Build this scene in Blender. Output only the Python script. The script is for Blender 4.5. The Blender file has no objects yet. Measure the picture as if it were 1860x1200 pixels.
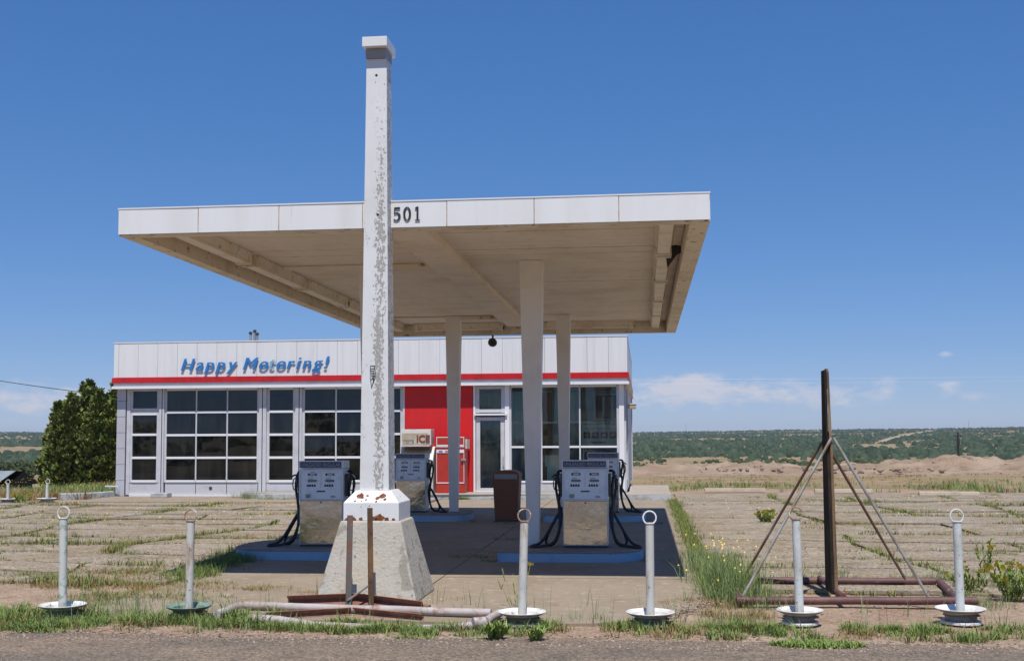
import bpy, bmesh, math, random
import numpy as np
from mathutils import Vector, Matrix, noise
S = bpy.context.scene
C = S.collection
rnd = random.Random(7)
NR = np.random.default_rng(11)
R = math.radians

# ------------------------------------------------------------------ camera, sky, sun, exposure
H = 1.9
yaw, pitch, roll = 0.11282, 0.06891, -0.00484
fw = Vector((-math.sin(yaw)*math.cos(pitch), math.cos(yaw)*math.cos(pitch), math.sin(pitch)))
rt = Vector((math.cos(yaw), math.sin(yaw), 0)); up = rt.cross(fw)
r2 = math.cos(roll)*rt + math.sin(roll)*up; u2 = -math.sin(roll)*rt + math.cos(roll)*up
cd = bpy.data.cameras.new('camera'); cam = bpy.data.objects.new('camera', cd); C.objects.link(cam)
mw = Matrix((r2, u2, -fw)).transposed().to_4x4(); mw.translation = (0, 0, H)
cam.matrix_world = mw
cd.sensor_width = 36; cd.lens = 36*2093/1860; cd.shift_y = 49.5/1860
cd.clip_start = 0.1; cd.clip_end = 20000
S.camera = cam

SUN = Vector((0.062, -0.472, 1.0)).normalized()          # towards the sun
EL = math.asin(SUN.z); AZ = math.atan2(SUN.x, SUN.y)
W = bpy.data.worlds.new('World'); S.world = W; W.use_nodes = True
wn, wl = W.node_tree.nodes, W.node_tree.links
bg = wn['Background']; bg.inputs['Strength'].default_value = 0.085
sky = wn.new('ShaderNodeTexSky'); sky.sky_type = 'NISHITA'; sky.sun_disc = False
sky.sun_elevation = EL; sky.sun_rotation = AZ
sky.altitude = 1900; sky.air_density = 1.0; sky.dust_density = 0.05; sky.ozone_density = 1.6
hsv = wn.new('ShaderNodeHueSaturation'); hsv.inputs['Saturation'].default_value = 1.18
def vscale(src, v, op='MULTIPLY'):
    n = wn.new('ShaderNodeVectorMath'); n.operation = op; n.inputs[1].default_value = v; wl.new(src, n.inputs[0]); return n.outputs[0]
wl.new(vscale(sky.outputs[0], (.92*.085, .96*.085, 1.22*.085)), hsv.inputs['Color'])
sr = wn.new('ShaderNodeSeparateColor'); wl.new(hsv.outputs[0], sr.inputs[0]); cr = wn.new('ShaderNodeCombineColor')
for k, (g_, m_) in enumerate(((.72, .615), (.62, .668), (.54, .81))):          # camera response of the blue sky
    pw = wn.new('ShaderNodeMath'); pw.operation = 'POWER'; pw.inputs[1].default_value = g_; wl.new(sr.outputs[k], pw.inputs[0])
    ml = wn.new('ShaderNodeMath'); ml.operation = 'MULTIPLY'; ml.inputs[1].default_value = m_/.085; wl.new(pw.outputs[0], ml.inputs[0]); wl.new(ml.outputs[0], cr.inputs[k])
skyc = cr.outputs[0]
# small pale clouds low over the hills, placed by direction in the sky
tc = wn.new('ShaderNodeTexCoord'); nrm = wn.new('ShaderNodeVectorMath'); nrm.operation = 'NORMALIZE'
wl.new(tc.outputs['Generated'], nrm.inputs[0])
sep = wn.new('ShaderNodeSeparateXYZ'); wl.new(nrm.outputs[0], sep.inputs[0])
def wmath(op, a, b=None, c=None):
    n = wn.new('ShaderNodeMath'); n.operation = op
    for i, v in enumerate((a, b, c)):
        if v is None: continue
        if isinstance(v, (int, float)): n.inputs[i].default_value = v
        else: wl.new(v, n.inputs[i])
    return n.outputs[0]
azn = wmath('ARCTAN2', sep.outputs[0], sep.outputs[1]); eln = wmath('ARCSINE', sep.outputs[2])
cmb = wn.new('ShaderNodeCombineXYZ'); wl.new(azn, cmb.inputs[0]); wl.new(wmath('MULTIPLY', eln, 2.4), cmb.inputs[1])
cn = wn.new('ShaderNodeTexNoise'); cn.inputs['Scale'].default_value = 58; cn.inputs['Detail'].default_value = 8; cn.inputs['Roughness'].default_value = 0.62
wl.new(cmb.outputs[0], cn.inputs['Vector'])
tot = None
# azimuth, elevation, half width, half height, weight
for a, e, sa, se, wgt in ((.042, .0455, .026, .0085, 1.0), (.02, .036, .07, .015, .85), (.125, .036, .055, .012, .75), (.25, .041, .013, .007, .75),
                     (.205, .04, .02, .009, .6), (.247, .066, .007, .003, .7), (.322, .042, .014, .007, .9), (.27, .031, .02, .006, .5), (.17, .029, .035, .008, .4),
                     (-.52, .031, .06, .016, .85), (-.455, .034, .03, .011, .7), (-.75, .05, .1, .02, .8), (.6, .06, .12, .02, .8), (1.1, .05, .15, .025, .8), (-1.3, .06, .2, .02, .8)):
    d = wmath('ADD', wmath('POWER', wmath('DIVIDE', wmath('SUBTRACT', azn, a), sa), 2.0), wmath('POWER', wmath('DIVIDE', wmath('SUBTRACT', eln, e), se), 2.0))
    g = wmath('MULTIPLY', wmath('POWER', 2.718, wmath('MULTIPLY', d, -1.0)), wgt)
    tot = g if tot is None else wmath('ADD', tot, g)
cm = wn.new('ShaderNodeMapRange'); cm.inputs[1].default_value = .34; cm.inputs[2].default_value = .66
wl.new(wmath('ADD', wmath('MULTIPLY', cn.outputs[0], .95), wmath('SUBTRACT', wmath('MULTIPLY', tot, .4), .27)), cm.inputs[0])
mx = wn.new('ShaderNodeMix'); mx.data_type = 'RGBA'
wl.new(wmath('MULTIPLY', cm.outputs[0], wmath('MINIMUM', wmath('MULTIPLY', tot, 1.25), .8)), mx.inputs[0])
wl.new(skyc, mx.inputs[6]); mx.inputs[7].default_value = (7.6, 7.5, 8.4, 1)
wl.new(mx.outputs[2], bg.inputs['Color'])

sd = bpy.data.lights.new('sun', 'SUN'); sd.energy = 4.85; sd.angle = R(.53); sd.color = (1.0, .95, .865)
so = bpy.data.objects.new('sun', sd); C.objects.link(so)
so.rotation_euler = (-SUN).to_track_quat('-Z', 'Y').to_euler(); so.location = (0, 0, 30)
S.view_settings.view_transform = 'Standard'; S.view_settings.look = 'None'
S.view_settings.exposure = 0.0; S.view_settings.gamma = 1; S.view_settings.use_curve_mapping = False
S.cycles.max_bounces = 8; S.cycles.transparent_max_bounces = 16; S.cycles.caustics_reflective = False; S.cycles.caustics_refractive = False
try: S.cycles.use_denoising = True
except Exception: pass

# ------------------------------------------------------------------ materials
def lin(c): return tuple(c) + (1,)
def mat(name, col, rough=.6, metal=0.0, layers=(), bump=None, island=None, spec=.5, speck=None):
    """layers: (colour, scale, detail, lo, hi[, stretch[, amount]]) of noise laid over the base; island: second colour mixed per loose piece"""
    m = bpy.data.materials.new(name); m.use_nodes = True
    n, l = m.node_tree.nodes, m.node_tree.links
    p = n['Principled BSDF']; p.inputs['Roughness'].default_value = rough; p.inputs['Metallic'].default_value = metal
    p.inputs['Specular IOR Level'].default_value = min(spec, .12) if rough >= .8 else spec
    geo = n.new('ShaderNodeNewGeometry'); pos = geo.outputs['Position']
    cur = n.new('ShaderNodeRGB'); cur.outputs[0].default_value = lin(col); cur = cur.outputs[0]
    def mixc(fac, a, b):
        k = n.new('ShaderNodeMix'); k.data_type = 'RGBA'; l.new(fac, k.inputs[0])
        l.new(a, k.inputs[6])
        if isinstance(b, tuple): k.inputs[7].default_value = lin(b)
        else: l.new(b, k.inputs[7])
        return k.outputs[2]
    if island: cur = mixc(geo.outputs['Random Per Island'], cur, island)
    for L in layers:
        c2, sc, det, lo, hi = L[:5]; st = L[5] if len(L) > 5 else (1, 1, 1); amt = L[6] if len(L) > 6 else 1.0
        mp = n.new('ShaderNodeMapping'); mp.inputs['Scale'].default_value = st; l.new(pos, mp.inputs[0])
        nz = n.new('ShaderNodeTexNoise'); nz.inputs['Scale'].default_value = sc; nz.inputs['Detail'].default_value = det; nz.inputs['Roughness'].default_value = .62
        l.new(mp.outputs[0], nz.inputs['Vector'])
        mr = n.new('ShaderNodeMapRange'); mr.inputs[1].default_value = lo; mr.inputs[2].default_value = hi; mr.inputs[4].default_value = amt
        l.new(nz.outputs[0], mr.inputs[0])
        cur = mixc(mr.outputs[0], cur, c2)
    if speck:                                   # small stones: (scale, dark, light)
        vz = n.new('ShaderNodeTexVoronoi'); vz.inputs['Scale'].default_value = speck[0]; l.new(pos, vz.inputs['Vector'])
        sp = n.new('ShaderNodeSeparateColor'); l.new(vz.outputs['Color'], sp.inputs[0])
        mr = n.new('ShaderNodeMapRange'); mr.inputs[3].default_value = speck[1]; mr.inputs[4].default_value = speck[2]; l.new(sp.outputs[0], mr.inputs[0])
        k = n.new('ShaderNodeVectorMath'); k.operation = 'SCALE'; l.new(cur, k.inputs[0]); l.new(mr.outputs[0], k.inputs['Scale']); cur = k.outputs[0]
    l.new(cur, p.inputs['Base Color'])
    if bump:
        nz = n.new('ShaderNodeTexNoise'); nz.inputs['Scale'].default_value = bump[0]; nz.inputs['Detail'].default_value = 6; l.new(pos, nz.inputs['Vector'])
        b = n.new('ShaderNodeBump'); b.inputs['Strength'].default_value = bump[1]; b.inputs['Distance'].default_value = bump[2] if len(bump) > 2 else .02
        l.new(nz.outputs[0], b.inputs['Height']); l.new(b.outputs[0], p.inputs['Normal'])
    m.diffuse_color = lin(col)
    return m
M = {}
M['white'] = mat('white_enamel', (.74, .745, .75), .38, layers=((.0, 0, 0) and ((.66, .66, .65), 1.3, 5, .45, .75, (1, 1, .25), .5),))
M['parapet'] = mat('parapet_enamel', (.72, .725, .74), .4, layers=(((.62, .61, .59), 1.7, 6, .45, .75, (3, 1, .14), .7), ((.5, .47, .43), 6, 7, .62, .74, (2, 1, .12), .6)), bump=(1.3, .12, .03))
M['fascia'] = mat('fascia_enamel', (.775, .775, .775), .34, layers=(((.66, .64, .60), 1.1, 6, .45, .75, (3, 1, .25), .6), ((.52, .46, .38), 5, 7, .64, .76, (3, 1, .1), .6)), bump=(1.1, .15, .03))
M['rustline'] = mat('rusty_seam', (.36, .24, .15), .8, layers=(((.5, .4, .3), 8, 4, .4, .6),))
M['red'] = mat('red_paint', (.55, .013, .016), .35, layers=(((.42, .012, .012), 3, 4, .45, .7),))
M['redwall'] = mat('red_wall_paint', (.62, .008, .010), .55, layers=(((.50, .012, .012), 1.6, 7, .4, .68, (1, 1, .35)), ((.66, .04, .035), 3.2, 7, .58, .74, (2, 1, .2), .5)), bump=(120, .06))
M['soffit'] = mat('soffit_boards', (.84, .745, .63), .75, island=(.79, .69, .58), layers=(((.62, .48, .33), .8, 7, .50, .72, (1, 1, 1), .65), ((.22, .15, .10), 4, 8, .595, .68, (1, 9, 1), .75)))
M['cream'] = mat('cream_canopy_metal', (.76, .66, .52), .6, layers=(((.50, .34, .17), 1.4, 7, .48, .70, (1, 1, 1), .7), ((.16, .1, .06), 7, 7, .60, .68)))
M['column'] = mat('column_paint', (.80, .775, .75), .5, layers=(((.72, .68, .64), 1.6, 6, .45, .7), ((.3, .27, .24), 14, 6, .7, .74)))
M['seam'] = mat('dark_seam', (.03, .022, .018), .9)
M['lens'] = mat('yellowed_lens', (.80, .71, .58), .45, layers=(((.6, .44, .27), 2.5, 5, .5, .75),))
M['frame'] = mat('aluminium_frame', (.56, .57, .61), .42, layers=(((.48, .48, .5), 3, 4, .45, .7),))
M['rail'] = mat('white_rail', (.76, .77, .80), .4)
M['panel'] = mat('grey_wall_panel', (.47, .48, .53), .5, layers=(((.41, .42, .46), 2, 5, .45, .7, (1, 1, .3)),))
M['kick'] = mat('kick_panel', (.53, .54, .58), .45, layers=(((.44, .43, .42), 2.2, 6, .5, .75), ((.3, .27, .24), 9, 6, .68, .75)))
M['concrete'] = mat('pad_concrete', (.305, .250, .190), .88, layers=(((.26, .205, .150), .8, 7, .42, .68), ((.24, .18, .135), 2.3, 8, .60, .74), ((.44, .36, .29), 6, 6, .55, .72)), bump=(60, .15), speck=(190, .88, 1.1))
M['walk'] = mat('walk_concrete', (.40, .345, .29), .85, layers=(((.33, .28, .23), 1.2, 7, .45, .7), ((.25, .21, .17), 4, 7, .62, .74)), bump=(60, .12))
M['kerbpaint'] = mat('pale_kerb_paint', (.46, .50, .53), .6, layers=(((.34, .33, .31), 3, 7, .5, .65),))
M['asphalt'] = mat('old_lot_asphalt', (.305, .256, .203), .92, layers=(((.25, .195, .130), .55, 8, .42, .62), ((.385, .32, .245), 2.4, 7, .5, .70), ((.195, .165, .105), .8, 8, .56, .70), ((.155, .12, .085), .33, 7, .60, .72, (1, 1, 1), .6), ((.22, .175, .13), 1.1, 8, .62, .74)), bump=(90, .35), speck=(34, .62, 1.38))
M['road'] = mat('road_asphalt', (.165, .136, .108), .9, layers=(((.27, .20, .145), .8, 9, .50, .66, (.35, 1.2, 1), .75), ((.215, .168, .125), .7, 7, .45, .65, (.3, 1, 1)), ((.135, .112, .096), 3, 7, .52, .7)), bump=(70, .4), speck=(48, .6, 1.45))
M['soil'] = mat('dark_crack_soil', (.115, .09, .055), .95, layers=(((.17, .13, .085), 3, 7, .45, .65),))
M['dirt'] = mat('red_brown_dirt', (.30, .215, .155), .95, layers=(((.36, .275, .20), .5, 8, .42, .62), ((.25, .155, .105), 1.3, 8, .52, .7), ((.23, .195, .115), .35, 7, .55, .72), ((.40, .33, .26), 7, 6, .6, .74)), bump=(40, .5), speck=(38, .7, 1.3))
M['hill'] = mat('sandy_ground', (.30, .22, .145), .95, layers=(((.26, .195, .10), .09, 8, .38, .58), ((.17, .165, .075), .11, 8, .52, .66, (.5, 1.6, 1), .85), ((.40, .30, .215), .2, 7, .54, .7)), bump=(2, .4, .2))
M['mound'] = mat('pink_rubble', (.285, .20, .14), .95, layers=(((.36, .275, .20), .35, 8, .42, .6), ((.17, .125, .095), .9, 8, .55, .7), ((.26, .23, .13), .3, 6, .58, .72)), bump=(5, .9, .15))
M['track'] = mat('pale_dirt_track', (.40, .32, .24), .95, layers=(((.3, .23, .16), .05, 6, .45, .65),))
M['rock'] = mat('pale_rock', (.36, .27, .21), .9, island=(.2, .155, .125))
M['gravel'] = mat('gravel_stones', (.42, .34, .28), .9, island=(.22, .155, .12))
M['basecon'] = mat('weathered_base_concrete', (.47, .44, .39), .85, layers=(((.42, .385, .33), 1.4, 8, .45, .68), ((.27, .245, .21), 4.2, 9, .545, .60, (1, 1, .8), .8), ((.2, .17, .14), 14, 6, .62, .67), ((.50, .43, .32), .9, 5, .50, .66), ((.36, .35, .31), 2.2, 8, .55, .68, (1, 1, .3), .7)), bump=(28, .5))
def pylon_mat():
    m = mat('peeling_white_paint', (.73, .735, .74), .5, layers=(((.66, .65, .63), 1.5, 6, .45, .7),), bump=(50, .1))
    n, l = m.node_tree.nodes, m.node_tree.links; p = n['Principled BSDF']
    src = p.inputs['Base Color'].links[0].from_socket
    tc = n.new('ShaderNodeTexCoord'); sp = n.new('ShaderNodeSeparateXYZ'); l.new(tc.outputs['Object'], sp.inputs[0])
    def mt(op, a, b):
        k = n.new('ShaderNodeMath'); k.operation = op
        for i, v in enumerate((a, b)):
            if isinstance(v, (int, float)): k.inputs[i].default_value = v
            else: l.new(v, k.inputs[i])
        return k.outputs[0]
    def nz(sc, st, det=6):
        mp = n.new('ShaderNodeMapping'); mp.inputs['Scale'].default_value = st; l.new(tc.outputs['Object'], mp.inputs[0])
        k = n.new('ShaderNodeTexNoise'); k.inputs['Scale'].default_value = sc; k.inputs['Detail'].default_value = det; k.inputs['Roughness'].default_value = .68
        l.new(mp.outputs[0], k.inputs['Vector']); return k.outputs[0]
    fine = nz(36, (1, 1, .6), 7); big = nz(1.6, (1, 1, .5), 3); streak = nz(9, (1, 1, .07), 3)
    # paint has let go mostly on the sun-and-wind side: a band right of the middle of the front, and the whole right face
    t = mt('SUBTRACT', sp.outputs[0], .055)
    band = mt('MAXIMUM', mt('SUBTRACT', 1.0, mt('MULTIPLY', mt('MULTIPLY', t, t), 130)), 0)
    ge = n.new('ShaderNodeNewGeometry'); sn = n.new('ShaderNodeSeparateXYZ'); l.new(ge.outputs['True Normal'], sn.inputs[0])
    side = n.new('ShaderNodeMapRange'); l.new(sn.outputs[0], side.inputs[0]); side.inputs[1].default_value = .5; side.inputs[2].default_value = .8
    zz = n.new('ShaderNodeMapRange'); l.new(sp.outputs[2], zz.inputs[0]); zz.inputs[1].default_value = 6.1; zz.inputs[2].default_value = 4.2
    band = mt('MULTIPLY', band, zz.outputs[0])
    fac = mt('ADD', mt('ADD', mt('MULTIPLY', fine, .80), mt('MULTIPLY', big, .25)), mt('MULTIPLY', streak, .22))
    fac = mt('ADD', fac, mt('ADD', mt('MULTIPLY', band, .155), mt('MULTIPLY', side.outputs[0], .13)))
    mr = n.new('ShaderNodeMapRange'); l.new(fac, mr.inputs[0]); mr.inputs[1].default_value = .765; mr.inputs[2].default_value = .785
    k = n.new('ShaderNodeMix'); k.data_type = 'RGBA'; l.new(mr.outputs[0], k.inputs[0]); l.new(src, k.inputs[6]); k.inputs[7].default_value = (.40, .375, .345, 1)
    l.new(k.outputs[2], p.inputs['Base Color'])
    for b_ in [x for x in n if x.type == 'BUMP']: b_.inputs['Strength'].default_value = .9; b_.inputs['Distance'].default_value = .006; inv = mt('SUBTRACT', 1.0, mr.outputs[0]); l.new(inv, b_.inputs['Height'])
    return m
M['pylon'] = pylon_mat()
M['collar'] = mat('chipped_white_steel', (.76, .765, .77), .45, layers=(((.66, .65, .63), 2, 6, .5, .7), ((.62, .36, .18), 9, 6, .655, .68), ((.15, .055, .03), 9, 6, .675, .70)))
M['rustspot'] = mat('rust_patch', (.17, .06, .032), .9, layers=(((.33, .15, .06), 20, 6, .5, .65),))
M['darkrust'] = mat('dark_rusted_angle', (.085, .05, .03), .85, layers=(((.15, .085, .045), 3.5, 7, .45, .62), ((.05, .03, .025), 8, 6, .55, .68)), bump=(60, .3))
M['rust'] = mat('rusty_steel', (.25, .12, .09), .85, layers=(((.34, .19, .13), 4, 7, .45, .65), ((.19, .09, .065), 9, 6, .55, .7), ((.33, .22, .15), 2.2, 7, .6, .75)), bump=(60, .3))
M['angle'] = mat('flaking_green_steel', (.075, .09, .085), .75, layers=(((.14, .06, .04), 3.2, 8, .46, .6), ((.24, .22, .17), 6, 7, .60, .68)), bump=(60, .2))
M['pipewhite'] = mat('old_white_pipe', (.46, .42, .41), .7, layers=(((.36, .29, .27), 2.6, 8, .42, .62), ((.30, .19, .16), 5, 8, .57, .66), ((.17, .12, .1), 14, 5, .66, .72)), bump=(40, .2))
M['pipered'] = mat('dark_red_pipe', (.115, .052, .05), .6, layers=(((.17, .085, .075), 3, 7, .45, .65), ((.42, .36, .34), 3.4, 8, .605, .66)), bump=(40, .15))
M['brace'] = mat('galvanised_rod', (.33, .31, .29), .5, .3, layers=(((.20, .15, .11), 4, 6, .45, .65),))
M['bracedark'] = mat('rusted_rod', (.15, .085, .06), .75, layers=(((.28, .24, .2), 3, 6, .5, .7),))
M['post'] = mat('weathered_brown_post', (.24, .155, .085), .85, layers=(((.11, .07, .04), 2.5, 8, .42, .6, (3, 3, .35)), ((.30, .25, .19), 4, 8, .56, .68, (3, 3, .3))), bump=(30, .3))
M['bollard'] = mat('grey_white_pipe_paint', (.60, .63, .62), .55, layers=(((.46, .50, .48), 3, 7, .48, .66), ((.35, .27, .2), 20, 6, .625, .67), ((.42, .40, .34), 1.7, 7, .5, .7)), bump=(50, .15))
M['bollardrust'] = mat('rust_streaked_paint', (.58, .57, .53), .6, layers=(((.38, .27, .18), 7, 8, .53, .63, (1, 1, .25)), ((.42, .44, .42), 5, 7, .56, .68), ((.22, .12, .07), 16, 6, .64, .68)))
M['bollardchip'] = mat('chipped_green_white_paint', (.60, .62, .58), .6, layers=(((.30, .38, .32), 11, 8, .535, .60), ((.45, .45, .42), 3, 6, .5, .68)))
M['ringrust'] = mat('rusty_ring', (.27, .15, .09), .7, layers=(((.6, .56, .5), 14, 6, .47, .58),))
M['rim'] = mat('white_rim_paint', (.70, .70, .69), .55, layers=(((.52, .48, .43), 4, 7, .50, .66), ((.30, .22, .16), 9, 8, .62, .67)), bump=(40, .12))
M['rimgreen'] = mat('green_rim_paint', (.17, .28, .24), .55, layers=(((.12, .14, .12), 5, 7, .5, .65),))
M['islandblue'] = mat('blue_kerb_paint', (.33, .47, .61), .6, layers=(((.24, .40, .58), 3, 7, .48, .68), ((.22, .22, .22), 9, 7, .64, .7)))
M['islandtop'] = mat('island_concrete', (.30, .26, .22), .85, layers=(((.24, .2, .17), 2, 7, .45, .65),), bump=(60, .15))
M['pumpblue'] = mat('pale_blue_pump_enamel', (.72, .77, .83), .4, layers=(((.62, .67, .73), 4, 6, .48, .7),))
M['pumpface'] = mat('pump_face_panel', (.80, .86, .92), .35, layers=(((.62, .69, .77), 6, 6, .5, .7),))
M['steel'] = mat('dull_stainless_panel', (.60, .575, .54), .12, 1.0, layers=(((.50, .47, .43), 2, 6, .5, .7),), bump=(2.0, .26, .06))
M['black'] = mat('black_rubber', (.012, .012, .014), .45)
M['darkdisp'] = mat('dark_display_glass', (.012, .016, .03), .15)
M['digits'] = mat('display_digits', (.6, .6, .6), .4)
M['nozzle'] = mat('dark_nozzle_metal', (.045, .047, .055), .45, .2)
M['chrome'] = mat('worn_nozzle_spout', (.55, .55, .56), .3, .9)
M['sticker'] = mat('faded_sticker', (.33, .38, .30), .6, layers=(((.12, .16, .12), 60, 3, .5, .6),))
M['stickerred'] = mat('faded_red_sticker', (.46, .40, .42), .6, layers=(((.35, .1, .1), 70, 3, .55, .6),))
M['toptext'] = mat('topper_dark_face', (.035, .04, .075), .4, layers=(((.09, .09, .11), 8, 5, .5, .7),))
M['topletter'] = mat('topper_lettering', (.30, .34, .42), .5)
M['blueletter'] = mat('blue_sign_letter', (.025, .19, .50), .4)
M['fadedletter'] = mat('faded_blue_letter', (.19, .36, .52), .5, layers=(((.34, .46, .56), 20, 5, .5, .65),))
M['numeral'] = mat('black_numeral', (.02, .022, .026), .5)
M['brown'] = mat('brown_bin_panel', (.21, .07, .035), .55, layers=(((.22, .085, .04), 2.4, 7, .45, .7, (6, 6, .4)), ((.10, .04, .025), 5, 6, .58, .7)))
M['grey'] = mat('mid_grey_metal', (.3, .3, .31), .5, layers=(((.2, .2, .2), 5, 6, .5, .7),))
M['darkgrey'] = mat('dark_grey_metal', (.055, .055, .06), .5)
M['icewhite'] = mat('off_white_cabinet', (.66, .65, .62), .45, layers=(((.5, .47, .42), 3, 6, .5, .7),))
M['icetan'] = mat('tan_sign_face', (.42, .35, .25), .5, layers=(((.5, .44, .35), 5, 5, .45, .65),))
M['icetext'] = mat('brown_red_lettering', (.19, .045, .03), .5)
M['iceglass'] = mat('silver_reflective_door', (.55, .53, .5), .12, .9, bump=(4, .12, .05))
M['vend'] = mat('vending_red', (.42, .035, .022), .4, layers=(((.36, .03, .02), 4, 6, .45, .7),))
M['vendwhite'] = mat('vending_white_band', (.72, .72, .74), .4)
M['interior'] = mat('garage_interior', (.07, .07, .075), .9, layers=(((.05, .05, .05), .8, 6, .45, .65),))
M['officewall'] = mat('office_wall', (.5, .6, .6), .8, layers=(((.22, .30, .31), 1, 5, .4, .7),))
M['floorint'] = mat('interior_floor', (.16, .15, .14), .6, layers=(((.1, .1, .1), 2, 6, .45, .65),))
M['curtain'] = mat('teal_curtain', (.34, .58, .60), .8, layers=(((.46, .68, .7), 5, 2, .45, .6, (1, 1, .02)),))
M['orange'] = mat('orange_brown_panel', (.36, .15, .04), .7)
M['teal'] = mat('pale_teal_cabinet', (.42, .62, .62), .5)
M['bluedrum'] = mat('blue_plastic', (.03, .15, .50), .4)
M['paper'] = mat('white_board', (.6, .62, .58), .6)
M['postergreen'] = mat('pale_green_board', (.42, .50, .44), .6)
M['redthing'] = mat('dull_red_goods', (.3, .04, .05), .6)
M['wood'] = mat('cream_shelf', (.6, .53, .4), .6)
M['stop'] = mat('parking_stop_concrete', (.47, .40, .32), .9, layers=(((.38, .32, .25), 3, 7, .45, .65),), bump=(40, .2))
M['trunk'] = mat('juniper_bark', (.09, .065, .05), .95)
M['leaf'] = mat('juniper_foliage', (.070, .11, .026), .75, island=(.25, .275, .07), spec=.25)
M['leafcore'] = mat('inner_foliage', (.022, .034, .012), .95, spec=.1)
M['bush'] = mat('scrub_foliage', (.036, .055, .026), .9, island=(.095, .11, .055), spec=.1)
M['bushfar'] = mat('far_scrub_foliage', (.030, .050, .032), .95, island=(.070, .095, .060), spec=.05)
M['grass'] = mat('green_grass', (.12, .20, .05), .7, island=(.24, .29, .09), spec=.2)
M['greygrass'] = mat('grey_green_weed', (.125, .185, .075), .75, island=(.24, .29, .13), spec=.2)
M['dry'] = mat('dry_grass', (.36, .25, .125), .8, island=(.25, .19, .08), spec=.15)
M['crackgrass'] = mat('crack_grass', (.145, .19, .055), .75, island=(.25, .25, .09), spec=.15)
M['flower'] = mat('yellow_petal', (.80, .60, .03), .6)
M['weed'] = mat('weed_leaf', (.14, .23, .05), .6, island=(.27, .33, .09), spec=.25)
M['roofmetal'] = mat('shed_roof_metal', (.24, .28, .31), .6, layers=(((.18, .2, .22), 2, 6, .45, .65),))
M['postshade'] = mat('shaded_post_side', (.028, .022, .02), .8, layers=(((.06, .045, .035), 4, 7, .5, .7),))  # shade of the post's left face, put into a near-black colour
M['rimdirt'] = mat('dirty_rim_wall', (.34, .32, .31), .75, layers=(((.22, .185, .155), 5, 7, .45, .62), ((.12, .085, .065), 11, 7, .58, .68)), bump=(50, .2))
M['timber'] = mat('dark_shed_boards', (.055, .05, .05), .9)
M['cable'] = mat('black_cable', (.02, .02, .022), .7)
M['cablepale'] = mat('bright_power_line', (.62, .62, .64), .4)
M['pole'] = mat('tarred_pole', (.035, .028, .025), .9)
M['mast'] = mat('grey_mast', (.3, .31, .33), .6)
M['flap'] = mat('torn_dark_sheet', (.05, .044, .042), .8)
M['graffiti'] = mat('black_marker', (.035, .035, .04), .8)
def glass_mat(name, tint, ior=1.52, rough=0.0, dust=0.0):
    m = bpy.data.materials.new(name); m.use_nodes = True
    n, l = m.node_tree.nodes, m.node_tree.links; n.remove(n['Principled BSDF'])
    out = n['Material Output']; tr = n.new('ShaderNodeBsdfTransparent'); tr.inputs[0].default_value = lin(tint)
    gl = n.new('ShaderNodeBsdfGlossy'); gl.inputs['Roughness'].default_value = rough; gl.inputs[0].default_value = (.82, .93, 1.0, 1)
    fr = n.new('ShaderNodeFresnel'); fr.inputs[0].default_value = ior
    geo = n.new('ShaderNodeNewGeometry'); nz = n.new('ShaderNodeTexNoise'); nz.inputs['Scale'].default_value = .9; l.new(geo.outputs[0], nz.inputs['Vector'])
    b = n.new('ShaderNodeBump'); b.inputs['Strength'].default_value = .03; b.inputs['Distance'].default_value = .05; l.new(nz.outputs[0], b.inputs['Height']); l.new(b.outputs[0], gl.inputs['Normal'])
    mx = n.new('ShaderNodeMixShader'); l.new(fr.outputs[0], mx.inputs[0]); l.new(tr.outputs[0], mx.inputs[1]); l.new(gl.outputs[0], mx.inputs[2])
    df = n.new('ShaderNodeBsdfDiffuse'); df.inputs[0].default_value = (.42, .38, .33, 1)
    mp = n.new('ShaderNodeMapping'); mp.inputs['Scale'].default_value = (1.6, 1, .5); l.new(geo.outputs[0], mp.inputs[0])
    n2 = n.new('ShaderNodeTexNoise'); n2.inputs['Scale'].default_value = 2.3; n2.inputs['Detail'].default_value = 7; l.new(mp.outputs[0], n2.inputs['Vector'])
    mr = n.new('ShaderNodeMapRange'); mr.inputs[1].default_value = .38; mr.inputs[2].default_value = .72; mr.inputs[3].default_value = dust*.12; mr.inputs[4].default_value = dust*2; l.new(n2.outputs[0], mr.inputs[0])
    m2 = n.new('ShaderNodeMixShader'); l.new(mr.outputs[0], m2.inputs[0]); l.new(mx.outputs[0], m2.inputs[1]); l.new(df.outputs[0], m2.inputs[2]); l.new(m2.outputs[0], out.inputs[0])
    return m
M['glass'] = glass_mat('garage_glass', (.40, .45, .48), 1.52, dust=.022)
M['officeglass'] = glass_mat('office_glass', (.86, .93, .93), 1.44, dust=.03)

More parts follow.
